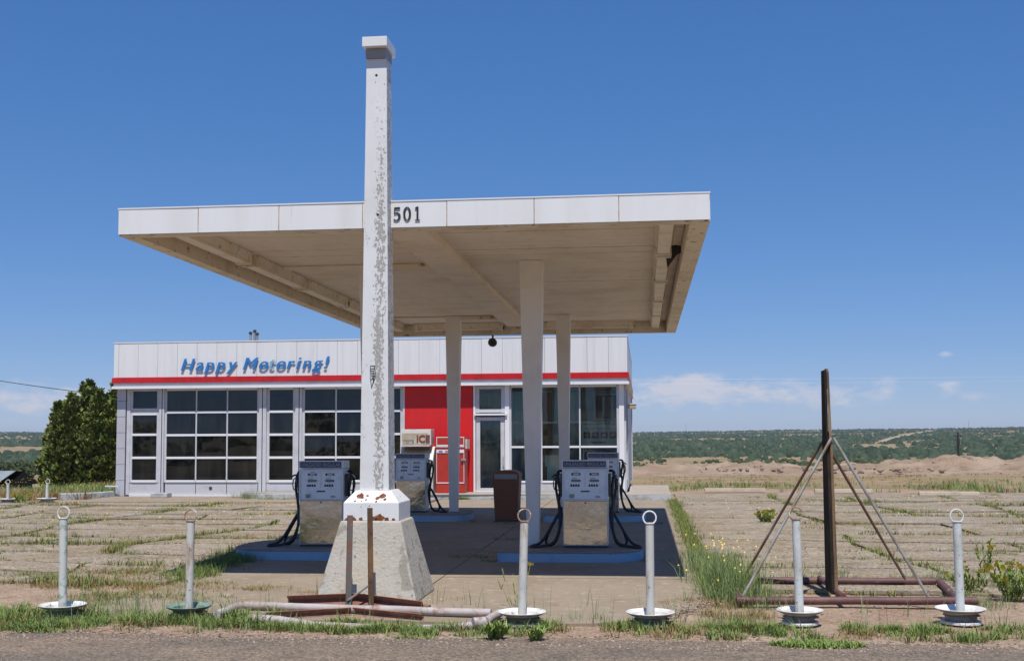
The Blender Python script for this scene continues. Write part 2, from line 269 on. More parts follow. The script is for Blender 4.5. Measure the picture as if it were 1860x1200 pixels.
# ------------------------------------------------------------------ mesh helpers
class B:
    """collects shapes in world coordinates and links them as ONE mesh object"""
    def __init__(s): s.v = []; s.f = []
    def add(s, vs, fs):
        o = len(s.v); s.v += [tuple(p) for p in vs]; s.f += [tuple(i+o for i in f) for f in fs]; return s
    def box(s, x0, x1, y0, y1, z0, z1):
        return s.add([(x0, y0, z0), (x1, y0, z0), (x1, y1, z0), (x0, y1, z0), (x0, y0, z1), (x1, y0, z1), (x1, y1, z1), (x0, y1, z1)],
                     [(0, 3, 2, 1), (4, 5, 6, 7), (0, 1, 5, 4), (1, 2, 6, 5), (2, 3, 7, 6), (3, 0, 4, 7)])
    def frust(s, b, t, z0, z1):            # b, t = (x0, x1, y0, y1)
        return s.add([(b[0], b[2], z0), (b[1], b[2], z0), (b[1], b[3], z0), (b[0], b[3], z0), (t[0], t[2], z1), (t[1], t[2], z1), (t[1], t[3], z1), (t[0], t[3], z1)],
                     [(0, 3, 2, 1), (4, 5, 6, 7), (0, 1, 5, 4), (1, 2, 6, 5), (2, 3, 7, 6), (3, 0, 4, 7)])
    def prism(s, poly, z0, z1):
        n = len(poly); g = (lambda z: z if callable(z) else (lambda x, y: z))
        a, b = g(z0), g(z1)
        return s.add([(x, y, a(x, y)) for x, y in poly] + [(x, y, b(x, y)) for x, y in poly],
                     [tuple(range(n-1, -1, -1)), tuple(range(n, 2*n))] + [(i, (i+1) % n, n+(i+1) % n, n+i) for i in range(n)])
    def prismx(s, poly, x0, x1):            # profile in (y, z) swept along x
        n = len(poly)
        return s.add([(x0, y, z) for y, z in poly] + [(x1, y, z) for y, z in poly],
                     [tuple(range(n-1, -1, -1)), tuple(range(n, 2*n))] + [(i, (i+1) % n, n+(i+1) % n, n+i) for i in range(n)])
    def prismy(s, poly, y0, y1):            # profile in (x, z) swept along y
        n = len(poly)
        return s.add([(x, y0, z) for x, z in poly] + [(x, y1, z) for x, z in poly],
                     [tuple(range(n)), tuple(range(2*n-1, n-1, -1))] + [(i, n+i, n+(i+1) % n, (i+1) % n) for i in range(n)])
    def tube(s, pts, r, n=8, cap=True, closed=False):
        pts = [Vector(p) for p in pts]; m = len(pts); rs = r if isinstance(r, (list, tuple)) else [r]*m
        o = len(s.v); prev = None
        for i, p in enumerate(pts):
            d = (pts[(i+1) % m] - pts[i-1]) if closed else (pts[min(i+1, m-1)] - pts[max(i-1, 0)])
            d.normalize()
            if prev is None: a = d.orthogonal().normalized()
            else: a = (prev - d*prev.dot(d)).normalized()
            prev = a; b = d.cross(a)
            for k in range(n):
                t = 2*math.pi*k/n; s.v.append(tuple(p + (a*math.cos(t) + b*math.sin(t))*rs[i]))
        for i in range(m if closed else m-1):
            j = (i+1) % m
            for k in range(n): s.f.append((o+i*n+k, o+i*n+(k+1) % n, o+j*n+(k+1) % n, o+j*n+k))
        if cap and not closed: s.f.append(tuple(o+k for k in range(n-1, -1, -1))); s.f.append(tuple(o+(m-1)*n+k for k in range(n)))
        return s
    def lathe(s, prof, c=(0, 0, 0), n=24):   # prof = [(r, z)]
        o = len(s.v); m = len(prof)
        for r, z in prof:
            for k in range(n):
                t = 2*math.pi*k/n; s.v.append((c[0]+r*math.cos(t), c[1]+r*math.sin(t), c[2]+z))
        for i in range(m-1):
            for k in range(n): s.f.append((o+i*n+k, o+i*n+(k+1) % n, o+(i+1)*n+(k+1) % n, o+(i+1)*n+k))
        return s
    def disc(s, c, r, axis='y', d=.01, n=20):
        a = [(c[0]+r*math.cos(2*math.pi*k/n), c[2]+r*math.sin(2*math.pi*k/n)) for k in range(n)]
        return s.prismy(a, c[1], c[1]+d)
    def build(s, name, m, parent=None, smooth=False, bevel=0, label=None, kind=None):
        me = bpy.data.meshes.new(name)
        off = Vector((0, 0, 0)); q = parent
        while q is not None: off += q.location; q = q.parent
        me.from_pydata([(x-off.x, y-off.y, z-off.z) for x, y, z in s.v], [], s.f)
        me.materials.append(M[m] if isinstance(m, str) else m)
        if smooth:
            for p in me.polygons: p.use_smooth = True
            try: me.set_sharp_from_angle(angle=R(40))
            except Exception: pass
        o = bpy.data.objects.new(name, me); C.objects.link(o)
        if parent is not None: o.parent = parent
        if bevel:
            bv = o.modifiers.new('bevel', 'BEVEL'); bv.width = bevel; bv.segments = 2; bv.limit_method = 'ANGLE'
        if label: o['label'] = label
        if kind: o['kind'] = kind
        return o
def tag(o, label, cat, group=None):
    o['label'] = label; o['category'] = cat
    if group: o['group'] = group
    return o
def thing(name, label, cat, loc=(0, 0, 0), group=None):
    o = bpy.data.objects.new(name, None); C.objects.link(o); o.location = loc; o.empty_display_size = .2
    return tag(o, label, cat, group)
def kids(o): return [c for c in C.objects if c.parent == o]
def copy_tree(o, parent=None):
    c = o.copy(); C.objects.link(c)
    if parent is not None: c.parent = parent
    for ch in kids(o): copy_tree(ch, c)
    return c
def struct(o): o['kind'] = 'structure'; return o
def spline(P, n=10):
    P = [Vector(p) for p in P]; out = []
    for i in range(len(P)-1):
        a, b, c, d = P[max(i-1, 0)], P[i], P[i+1], P[min(i+2, len(P)-1)]
        for k in range(n):
            t = k/n; out.append(.5*((2*b) + (c-a)*t + (2*a-5*b+4*c-d)*t*t + (3*b-a-3*c+d)*t**3))
    return out + [P[-1]]
def text_mesh(ch, extrude=.02, shear=0.0, bold=0.0, res=4):
    cu = bpy.data.curves.new('lettering', 'FONT'); cu.body = ch; cu.size = 1; cu.extrude = extrude; cu.shear = shear; cu.offset = bold; cu.resolution_u = res
    o = bpy.data.objects.new('lettering', cu); C.objects.link(o)
    dg = bpy.context.evaluated_depsgraph_get(); dg.update()
    me = bpy.data.meshes.new_from_object(o.evaluated_get(dg))
    vs = [tuple(v.co) for v in me.vertices]; fs = [tuple(p.vertices) for p in me.polygons]
    bpy.data.objects.remove(o); bpy.data.curves.remove(cu); bpy.data.meshes.remove(me)
    return vs, fs
def put_text(b, vf, x, y, z, sx, sz=None, depth=1.0):      # letters stand in the x-z plane, facing -y
    vs, fs = vf; sz = sz or sx
    b.add([(x+px*sx, y-pz*depth, z+py*sz) for px, py, pz in vs], fs); return b

# ------------------------------------------------------------------ ground and terrain
def sm(a, b, t):
    t = min(max((t-a)/(b-a), 0), 1); return t*t*(3-2*t)
CREST = ([-3.2, -1.2, -.62, -.5, -.3, -.011, .08, .157, .31, .5, 1.2, 3.2], [12, 13, 12.5, 11.6, 9, 7.2, 8.2, 10.0, 11.8, 13, 12, 12])
def hgt(x, y):
    r = math.hypot(x, y); az = math.atan2(x, y)
    left = sm(-19.5, -30, x) * sm(30, 50, y) if y > 0 else 0
    z = -.55*sm(42, 72, r)*(1 if y > 0 else 0) - 4.05*sm(85, 240, r)
    z += -1.0*left*(1-sm(60, 160, r))
    if r > 330:
        t = min((r-330)/1400, 1.0); z += (np.interp(az, *CREST)+4.6)*(t**1.15)
        if r > 1750: z -= 16*sm(1750, 3200, r)
    if r > 60: z += noise.noise(Vector((x*.012, y*.012, 3.3)))*min((r-60)*.004, 1.3)
    if r > 900: z += noise.noise(Vector((x*.004, y*.004, 1.3)))*.9
    z += .38*math.exp(-((x-19)/9)**2-((y-62)/7)**2)
    return z
rings = [0.8*1.085**i for i in range(0, 110)]
rings = [r for r in rings if r < 3000]
NA = 300
angs = list(np.linspace(-.75, .55, 200)) + list(np.linspace(.55, 2*math.pi-.75, NA-200+1))[1:-1]
tb = B(); na = len(angs)
tb.v.append((0, 0, hgt(0, 0)-.045))
for r in rings:
    for a in angs:
        x, y = r*math.sin(a), r*math.cos(a); tb.v.append((x, y, hgt(x, y)-.045))
for k in range(na): tb.f.append((0, 1+(k+1) % na, 1+k))
for i in range(len(rings)-1):
    for k in range(na):
        a = 1+i*na; b_ = 1+(i+1)*na; k2 = (k+1) % na
        tb.f.append((a+k, a+k2, b_+k2, b_+k))
struct(tb.build('ground', 'hill', smooth=True))

# dirt apron between road and lots, a sheet above the ground
def sheet(name, x0, x1, y0, y1, nx, ny, z, m, edge=0.0, amp=0.0):
    b = B()
    for j in range(ny+1):
        for i in range(nx+1):
            x = x0+(x1-x0)*i/nx; y = y0+(y1-y0)*j/ny
            if j == ny and edge: y += edge*noise.noise(Vector((x*.55, 7.7, 0))) + edge*.4*noise.noise(Vector((x*2.6, 2.2, 0)))
            zz = z + (amp*noise.noise(Vector((x*1.3, y*1.3, .5))) if amp and 0 < j < ny else 0)
            b.v.append((x, y, zz))
    for j in range(ny):
        for i in range(nx):
            a = j*(nx+1)+i; b.f.append((a, a+1, a+nx+2, a+nx+1))
    return struct(b.build(name, m, smooth=True))
sheet('dirt_ground', -34, 26, 9.0, 43, 180, 100, -.034, 'dirt', .8, .012)
sheet('road', -60, 60, -6, 10.93, 420, 6, .002, 'road', .26)

# old parking lots: broken asphalt slabs with open cracks between them
crack_lines = []                         # (x, y, weight) samples along the cracks, where weeds grow
def lot(name, x0, x1, rows, seed, step):
    root = B().box(x0, x1, rows[0], rows[-1], -.031, -.024).build(name, 'soil'); struct(root)
    rg = random.Random(seed); fs = []
    for i, y in enumerate(rows):
        ph = rg.uniform(0, 50); a = rg.uniform(.25, .75) if 0 < i < len(rows)-1 else .15; tl = rg.uniform(-.03, .03)
        fs.append(lambda x, y=y, ph=ph, a=a, tl=tl: y + a*noise.noise(Vector((x*.22+ph, ph, 0))) + .10*noise.noise(Vector((x*1.3, ph, 4))) + tl*(x-(x0+x1)/2))
    cuts = []; c = x0+rg.uniform(.6, 1)*step
    while c < x1-.8: cuts.append((c, rg.uniform(0, 60), rg.uniform(.5, 1.1))); c += rg.uniform(.7, 1.35)*step
    def cx(k, y): c, ph, a = cuts[k]; return min(max(c + a*noise.noise(Vector((y*.22+ph, ph, 2))) + .12*noise.noise(Vector((y*1.5, ph, 6))), x0+.15), x1-.15)
    heavy = [rg.random() < .55 for _ in cuts]
    for i in range(len(rows)-1):
        ks = [k for k in range(len(cuts)) if rg.random() < .72]
        ym = (rows[i]+rows[i+1])/2
        edges = [None]+ks+[None]
        for k in ks:
            for q in range(22):
                t = q/21; y0_, y1_ = rows[i], rows[i+1]; yy = y0_+(y1_-y0_)*t; xx = cx(k, yy)
                crack_lines.append((xx, fs[i](xx)*(1-t)+fs[i+1](xx)*t, max(0, (.62 if heavy[k] else .3)+noise.noise(Vector((yy*.5, k*9.1, 3)))*.9)))
        for a_, b_ in zip(edges[:-1], edges[1:]):
            g = rg.uniform(.018, .06); e = rg.uniform(.02, .06)
            L = lambda y: (x0 if a_ is None else cx(a_, y)+e); Rr = lambda y: (x1 if b_ is None else cx(b_, y)-e)
            ya, yb = rows[i], rows[i+1]; q = 10
            if Rr(ym)-L(ym) < .25: continue
            bl, br, tl_, tr = L(ya), Rr(ya), L(yb), Rr(yb)
            poly = [(bl+(br-bl)*k/q, fs[i](bl+(br-bl)*k/q)+g+rg.uniform(0, .04)) for k in range(q+1)]
            poly += [(Rr(ya+(yb-ya)*t)+rg.uniform(-.03, 0), fs[i](br)*(1-t)+fs[i+1](tr)*t) for t in (.33, .66)]
            poly += [(tr+(tl_-tr)*k/q, fs[i+1](tr+(tl_-tr)*k/q)-g-rg.uniform(0, .04)) for k in range(q+1)]
            poly += [(L(ya+(yb-ya)*t)+rg.uniform(0, .03), fs[i](bl)*(1-t)+fs[i+1](tl_)*t) for t in (.66, .33)]
            h0, ta, tb_ = rg.uniform(-.004, .012), rg.uniform(-.007, .007), rg.uniform(-.010, .010); mx0, my0 = (bl+br)/2, ym
            B().prism(poly, -.06, lambda x, y: h0+ta*(x-mx0)+tb_*(y-my0)).build('asphalt_slab', 'asphalt', root)
        ph = rg.uniform(0, 90); wgt = rg.uniform(.15, .6)
        for k in range(int((x1-x0)*12)):
            xx = x0+(x1-x0)*(k+.5)/((x1-x0)*12); w = noise.noise(Vector((xx*.45+ph, ph, 1.7)))
            crack_lines.append((xx, fs[i](xx), max(0, wgt+w*1.5)))
    return root
lot('right_parking_lot', .98, 15.5, [14.6, 15.9, 17.1, 18.5, 19.7, 21.4, 23.1, 25.6, 27.6, 29.9, 32.6, 34.6, 36.7, 39.2], 5, 3.0)
lot('left_parking_lot', -21.5, -6.3, [14.9, 16.1, 17.4, 18.6, 20.2, 21.7, 23.3, 25.0, 26.6, 28.3, 30.0, 31.6, 33.2], 9, 2.8)

# concrete pad under the canopy, cast in panels
pad = struct(B().box(-6.22, .72, 13.8, 35.28, -.03, -.02).build('concrete_pad', 'soil'))
px = [-6.22, -2.75, .72]; py = [12.15, 15.7, 19.6, 23.6, 27.6, 31.5, 35.28]
for i in range(2):
    for j in range(6):
        x0, x1, y0, y1 = px[i]+.008, px[i+1]-.008, py[j]+.008, py[j+1]-.008
        if j == 0:
            poly = [(x0, 12.2), (x0+1.0, 11.95), (x0+1.9, 12.05), (x0+2.7, 11.9), (x1, 12.0), (x1, y1), (x0, y1)] if i == 0 else [(x0, 12.0), (x0+1.2, 11.85), (x0+2.2, 11.95), (x0+2.6, 12.12), (x1-.62, 12.25), (x1-.55, 12.5), (x1-.36, 12.62), (x1-.33, 12.95), (x1-.16, 13.1), (x1-.12, 13.4), (x1-.02, 13.5), (x1, 13.8), (x1, y1), (x0, y1)]
        else: poly = [(x0, y0), (x1, y0), (x1, y1), (x0, y1)]
        B().prism(poly, -.045 if j == 0 else -.02, .004+rnd.uniform(-.003, .003)).build('pad_panel', 'concrete', pad)
apron = struct(B().box(-17.6, -6.35, 33.45, 37.0, -.03, -.02).build('garage_apron', 'dirt'))
for a, b_ in ((-17.5, -13.9), (-13.88, -10.3), (-10.28, -6.37)):
    B().prism([(a, 33.6+.3*rnd.random()), ((a+b_)/2, 33.5+.2*rnd.random()), (b_, 33.7), (b_, 36.95), (a, 36.95)], -.02, .006).build('apron_panel', 'concrete', apron)

# raised walk in front of the office
wk = struct(B().prism([(-12.9, 36.2), (-12.2, 35.75), (-11.2, 35.55), (.80, 35.42), (.86, 42.3), (-.46, 42.6), (-.46, 37.04), (-13.0, 37.04)], -.02, .135).build('raised_walk', 'kerbpaint'))
wx = [-12.86, -9.6, -6.6, -3.4, .80]
for i in range(4):
    y0 = 36.22 if i == 0 else 35.46
    poly = [(wx[i]+.01, y0), (wx[i+1]-.01, 35.46), (wx[i+1]-.01, 37.0), (wx[i]+.01, 37.0)]
    B().prism(poly, .135, .152).build('walk_slab', 'walk', wk)
for y0, y1 in ((37.02, 39.6), (39.62, 42.2)): B().box(-.42, .83, y0, y1, .135, .152).build('walk_slab', 'walk', wk)

# dirt mounds beyond the field
def mound_h(x, n1, n2): return (.62+.42*n1+.30*n2)*(.85+.75*sm(12, 30, x))*sm(-14, -6, x)
mb = B(); nx, ny = 300, 52
for j in range(ny+1):
    for i in range(nx+1):
        x = -14+80*i/nx; y = 70+26*j/ny; t = j/ny
        base = hgt(x, y)-.1
        env = math.exp(-((t-.42)/.2)**2)
        n1 = noise.noise(Vector((x*.22, y*.2, 8.1))); n2 = noise.noise(Vector((x*.55, y*.5, 2.1))); n3 = noise.noise(Vector((x*1.1, y*1.0, 5.1)))+.6*noise.noise(Vector((x*2.4, y*2.2, 1.1)))
        hh = mound_h(x, n1, n2)
        mb.v.append((x, y+1.5*n1, base + env*max(hh, .1)*1.05 + .26*n3*env))
for j in range(ny):
    for i in range(nx):
        a = j*(nx+1)+i; mb.f.append((a, a+1, a+nx+2, a+nx+1))
struct(mb.build('dirt_mounds', 'mound', smooth=True))

# ------------------------------------------------------------------ service station building
XL, XR, YF, YW = -17.6, -.47, 36.79, 37.05
st = thing('service_station', 'long white service station with red band, glazed garage doors and office', 'building', (-9, 37.05, 0))
# parapet panels
xs = [XL, -17.43] + [-17.43+.6815*k for k in range(1, 25)]
xs = [x for x in xs if x < XR-.2] + [XR]
for a, b_ in zip(xs[:-1], xs[1:]):
    e0, e1 = rnd.uniform(0, .005), rnd.uniform(0, .005); g0_ = rnd.uniform(.003, .006)
    B().prism([(a+g0_, YF+e0), (b_-.004, YF+e1), (b_-.004, YF+.06), (a+g0_, YF+.06)], 3.955, 5.10-rnd.uniform(0, .004)).build('parapet_panel', 'parapet', st)
B().box(XL, XR, YF+.062, YF+.12, 3.7, 5.09).build('parapet_backing', 'seam', st)
B().box(XL-.012, XR+.012, YF-.012, YF+.14, 5.102, 5.135).build('coping', 'white', st)
for a, b_ in ((YF+.14, 51.4),):
    for k in range(6):
        y0 = a+(b_-a)*k/6; y1 = a+(b_-a)*(k+1)/6
        B().box(XR-.06, XR, y0+.004, y1-.004, 3.955, 5.10).build('parapet_panel', 'parapet', st)
        B().box(XL, XL+.06, y0+.004, y1-.004, 3.955, 5.10).build('parapet_panel', 'parapet', st)
B().box(XR-.06, XR+.012, YF+.14, 51.4, 5.102, 5.135).build('coping', 'white', st)
B().box(XL, XR, 51.4, 51.5, 0, 5.1).build('rear_wall', 'panel', st)
# red band in lengths, shadow gap, white eave
rb = [XL-.04, -14.9, -12.1, -9.3, -6.4, -4.9, -2.2, XR+.04]
for a, b_ in zip(rb[:-1], rb[1:]): B().box(a+.003, b_-.003, YF-.05, YF+.06, 3.775, 3.945).build('red_band', 'red', st)
B().box(XR-.06, XR+.04, YF+.06, 51.4, 3.775, 3.945).build('red_band', 'red', st)
B().box(XL, XR, YF+.0, YF+.06, 3.665, 3.772).build('eave_recess', 'frame', st)
B().box(XR-.06, XR, YF+.06, 51.4, 3.665, 3.772).build('eave_recess', 'frame', st)
for a, b_ in zip(rb[:-1], rb[1:]): B().box(a+.003, b_-.003, YF-.06, YF+.05, 3.575, 3.66).build('eave_trim', 'rail', st)
B().box(XR-.05, XR+.05, YF+.052, 51.4, 3.575, 3.66).build('eave_trim', 'cream', st)
B().box(XL+.05, XR-.05, YF+.05, 51.4, 3.60, 3.66).build('eave_soffit', 'frame', st)
B().box(XL+.06, XR-.06, YF+.12, 51.4, 4.72, 4.85).build('roof_deck', 'grey', st)
# walls
B().box(XL+.02, XL+.3, YW+.25, 51.4, 0, 3.6).build('side_wall', 'panel', st)
zz = [0, .53, 1.06, 1.59, 2.12, 2.65, 3.18, 3.6]
for a, b_ in zip(zz[:-1], zz[1:]): B().box(XL+.02, -17.28, YW, YW+.25, a+.006, b_-.006).build('wall_panel', 'panel', st)
B().box(XL+.05, -17.3, YW+.02, YW+.24, 0, 3.6).build('panel_backing', 'seam', st)

def glazing(root_name, xs, zs, y, bar, depth, glass, parent, vbar=None, frame='frame', rails=None, pane_name='pane'):
    """frame of posts and rails with a pane in every opening; xs, zs are the bar centre lines"""
    vb = vbar or bar; f = None
    for i, x in enumerate(xs):
        w = bar if i in (0, len(xs)-1) else vb
        o = B().box(x-w/2, x+w/2, y, y+depth, zs[0]-bar/2, zs[-1]+bar/2).build(root_name if f is None else 'stile', frame, f or parent); f = f or o
    for i in range(len(xs)-1):
        w0 = (bar if i == 0 else vb)/2; w1 = (bar if i == len(xs)-2 else vb)/2
        for z in zs: B().box(xs[i]+w0+.001, xs[i+1]-w1-.001, y-.014, y+depth-.005, z-bar*.42, z+bar*.42).build('rail', rails or frame, f)
        for j in range(len(zs)-1):
            a0, a1, c0, c1 = xs[i]+w0+.001, xs[i+1]-w1-.001, zs[j]+bar*.42+.001, zs[j+1]-bar*.42-.001; q = [y+depth*.5+rnd.uniform(-.0045, .0045) for _ in range(3)]; q.append(q[1]+q[2]-q[0])
            P4 = [(a0, q[0], c0), (a1, q[1], c0), (a1, q[3], c1), (a0, q[2], c1)]
            B().add(P4 + [(p_[0], p_[1]+.006, p_[2]) for p_ in P4], [(0, 1, 2, 3), (7, 6, 5, 4), (0, 4, 5, 1), (1, 5, 6, 2), (2, 6, 7, 3), (3, 7, 4, 0)]).build(pane_name, glass, f)
    return f
zg = [.50, 1.275, 2.03, 2.79, 3.55]
# narrow window by the left corner
B().box(-17.24, -17.12, YW+.02, YW+.2, 0.05, 3.6).build('jamb', 'frame', st)
nw = glazing('narrow_window', [-17.09, -16.15], [.50, 1.28, 2.05, 2.74], YW+.04, .09, .10, 'glass', st, rails='rail')
glazing('transom_window', [-17.09, -16.15], [2.89, 3.545], YW+.04, .09, .10, 'glass', st)
B().box(-17.13, -16.11, YW+.06, YW+.13, 2.79, 2.84).build('transom_bar', 'frame', st)
B().box(-17.12, -16.105, YW+.06, YW+.12, .08, .456).build('kick_panel', 'kick', st)
B().box(-17.12, -16.12, YW+.02, YW+.2, .0, .078).build('sill', 'rail', st)
for a, b_ in ((-16.10, -16.02), (-15.99, -15.93)): B().box(a, b_, YW+.0, YW+.2, 0.0, 3.6).build('jamb', 'frame', st)
B().box(-16.02, -15.99, YW+.06, YW+.2, 0.0, 3.6).build('joint', 'seam', st)
def garage_door(x0, x1, label):
    xs_ = [x0+.03, x0+.03+(x1-x0-.06)/3, x0+.03+2*(x1-x0-.06)/3, x1-.03]
    d = glazing('garage_door', xs_, zg, YW+.06, .085, .07, 'glass', st, vbar=.045, rails='rail'); d['label'] = label
    for i in range(3):
        B().box(xs_[i]+.012, xs_[i+1]-.012, YW+.08, YW+.12, .075, .455).build('kick_panel', 'kick', d)
    B().box(x0, x1, YW+.05, YW+.14, .0, .07).build('bottom_rail', 'rail', d)
    return d, xs_
gd, gx = garage_door(-15.93, -12.66, 'left garage door with twelve panes')
B().disc((gx[1]+.52, YW+.065, .27), .055, d=.014).build('door_knob', 'darkgrey', gd)
for a, b_ in ((-12.65, -12.55), (-12.52, -12.40)): B().box(a, b_, YW, YW+.2, .0, 3.6).build('jamb', 'frame', st)
B().box(-12.55, -12.52, YW+.06, YW+.2, 0.0, 3.6).build('joint', 'seam', st)
glazing('narrow_window', [-12.35, -11.46], zg, YW+.05, .09, .09, 'glass', st, rails='rail')
B().box(-12.395, -11.415, YW+.07, YW+.12, .153, .46).build('kick_panel', 'kick', st)
for a, b_ in ((-11.41, -11.30), (-11.27, -11.19)): B().box(a, b_, YW, YW+.2, .0, 3.6).build('jamb', 'frame', st)
B().box(-11.30, -11.27, YW+.06, YW+.2, 0.0, 3.6).build('joint', 'seam', st)
garage_door(-11.18, -7.82, 'right garage door behind the pylon')
B().box(-7.80, -7.74, YW+.02, YW+.2, .0, 3.6).build('jamb', 'frame', st)
B().box(-7.74, -5.49, YW+.02, YW+.2, .15, 3.6).build('red_wall', 'redwall', st)
# office door
glazing('transom_window', [-5.34, -4.50], [2.76, 3.52], YW+.03, .12, .10, 'officeglass', st)
B().box(-5.47, -5.405, YW, YW+.2, .15, 3.6).build('jamb', 'rail', st)
B().box(-4.438, -4.30, YW, YW+.2, .15, 3.6).build('jamb', 'rail', st)
B().box(-5.44, -4.36, YW-.07, YW+.03, 2.615, 2.675).build('door_canopy', 'rail', st)
dr = glazing('door', [-5.32, -4.52], [.22, 2.50], YW+.04, .13, .09, 'officeglass', st)
B().box(-5.40, -4.44, YW+.0, YW+.14, .152, .172).build('threshold', 'rail', st)
B().tube(spline([(-4.50, YW+.03, 1.02), (-4.50, YW-.03, 1.05), (-4.50, YW-.03, 1.25), (-4.50, YW+.03, 1.28)], 5), .012, 6).build('handle', 'chrome', dr)
B().disc((-4.50, YW+.028, .93), .03, d=.012).build('lock', 'chrome', dr)
# office window
ow = glazing('office_window', [-4.27, -3.26, -2.02, -.80], [.475, 1.59, 3.54], YW+.04, .075, .09, 'officeglass', st, vbar=.05, rails='rail')
for a, b_ in ((-4.29, -2.5), (-2.49, -.78)): B().box(a, b_, YW+.05, YW+.14, .152, .43).build('kick_panel', 'kick', st)
B().box(-.76, -.60, YW, YW+.2, .15, 3.6).build('corner_post', 'rail', st)
# right side wall: glazed front, then panels
for y0, y1 in ((37.28, 38.7), (38.75, 40.2)):
    b = B(); b.box(-.62, -.54, y0, y0+.06, .15, 3.6); b.box(-.62, -.54, y1-.06, y1, .15, 3.6); b.box(-.62, -.54, y0+.061, y1-.061, .15, .5); b.box(-.62, -.54, y0+.061, y1-.061, 3.5, 3.6); b.box(-.62, -.54, y0+.061, y1-.061, 1.55, 1.62)
    f = b.build('side_window', 'frame', st)
    B().box(-.585, -.58, y0+.061, y1-.061, .501, 1.549).build('pane', 'officeglass', f); B().box(-.585, -.58, y0+.061, y1-.061, 1.621, 3.499).build('pane', 'officeglass', f)
for a, b_ in zip(zz[:-1], zz[1:]): B().box(-.64, -.52, 40.25, 51.4, max(a, .14)+.005, b_-.005).build('wall_panel', 'panel', st)
# inside
B().box(XL+.32, -.7, YW+.3, 51.3, -.01, .02).build('interior_floor', 'floorint', st)
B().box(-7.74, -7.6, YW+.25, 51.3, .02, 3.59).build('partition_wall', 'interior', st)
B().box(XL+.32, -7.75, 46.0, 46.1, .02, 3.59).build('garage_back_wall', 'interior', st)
B().box(-7.59, -.65, 41.6, 41.7, .02, 3.59).build('office_back_wall', 'officewall', st)

sg = thing('wall_sign', 'blue slanted letters reading Happy Motoring on the white parapet', 'sign', (-12.7, YF, 4.18))
adv = []; x = 0
for ch in 'Happy Motoring!':
    if ch == ' ': x += .26; continue
    vf = text_mesh(ch, .07, .30, 0.0)
    x0 = min(v[0] for v in vf[0]); x1 = max(v[0] for v in vf[0]); adv.append((ch, vf, x-x0)); x += (x1-x0)+.075
    if ch == 'H': caph = max(v[1] for v in vf[0])
sc = 5.04/(x-.075); sz = .395/caph
for ch, vf, dx in adv:
    b = B()
    for q, e in enumerate((-.024, -.012, 0, .012, .024)): put_text(b, vf, -15.23+(dx+e)*sc, YF-.046-.0016*(q % 3)-.0007*q, 4.160+(dx*sc)*.004, sc, sz, .14)
    b.build('letter', 'fadedletter' if ch == 't' else 'blueletter', sg, label='faded pale blue letter t' if ch == 't' else None)
vt = thing('roof_vent', 'three small vent pipes on the station roof above the blue letters', 'vent', (-13.9, 40, 4.85))
for dx, h, dy in ((-.1, .80, 0), (.02, .88, .1), (.13, .77, .05)):
    B().tube([(-13.9+dx, 40+dy, 4.85), (-13.9+dx, 40+dy, 4.85+h)], .045, 8).build('pipe', 'grey', vt)
    B().lathe([(.0, h+.10), (.07, h+.06), (.06, h), (.0, h)], (-13.9+dx, 40+dy, 4.85), 10).build('cowl', 'darkgrey', vt)
sl = thing('side_wall_light', 'small boxy light sticking out of the right side wall below the eave', 'lamp', (-.52, 40.6, 2.96))
B().box(-.52, -.24, 40.5, 41.3, 2.90, 3.03).build('lamp_housing', 'icetan', sl); B().box(-.52, -.22, 40.48, 41.32, 3.032, 3.06).build('cover', 'white', sl); B().box(-.5, -.26, 40.55, 41.25, 2.885, 2.898).build('lamp_lens', 'lens', sl)

# things seen through the glass
o = B().lathe([(0, .02), (.29, .02), (.30, .3), (.285, .32), (.30, .34), (.30, .6), (.285, .62), (.30, .64), (.29, .86), (.26, .88), (0, .88)], (-16.75, 38.4, 0), 24).build('plastic_barrel', 'bluedrum', smooth=True)
tag(o, 'blue plastic barrel inside the narrow left garage window', 'barrel')
rk = thing('metal_rack', 'pale metal rack standing inside the narrow left garage window', 'rack', (-16.6, 39.2, 0))
for x in (-17.1, -16.35, -15.95): B().box(x, x+.05, 39.2, 39.25, .02, 3.3).build('upright', 'rail', rk)
for z in (1.0, 2.15, 3.1): B().box(-17.05, -16.352, 39.2, 39.25, z, z+.05).build('crossbar', 'rail', rk)
o = B().box(-14.75, -14.3, 37.9, 37.93, .62, 1.45).build('white_sheet_board', 'paper'); tag(o, 'grey white board leaning behind the left garage door glass', 'board')
B().box(-14.7, -14.66, 37.94, 38.2, .02, .7).build('board_leg', 'paper', o); B().box(-14.38, -14.34, 37.94, 38.2, .02, .7).build('board_leg', 'paper', o)
pb = thing('poster_board', 'pale poster board with four dark pictures in the office window', 'poster', (-1.4, 37.55, 1.62))
B().box(-1.98, -.80, 37.55, 37.58, 1.63, 2.30).build('board', 'postergreen', pb)
for i in range(4): B().box(-1.93+i*.28, -1.71+i*.28, 37.535, 37.549, 1.86, 2.06).build('picture', 'timber', pb); B().box(-1.88+i*.28, -1.76+i*.28, 37.528, 37.534, 1.92, 2.0).build('picture_face', 'orange' if i == 0 else 'grey', pb)
B().box(-1.88, -.92, 37.54, 37.549, 2.15, 2.20).build('heading', 'grey', pb); B().box(-1.7, -1.2, 37.54, 37.549, 1.70, 1.75).build('heading', 'redthing', pb)
for x in (-1.95, -.84): B().box(x, x+.03, 37.581, 37.6, .02, 2.3).build('leg', 'teal', pb)
pf = thing('picture_frame', 'dark framed picture hanging on the office wall by the right corner', 'picture', (-1.05, 41.55, 2.9))
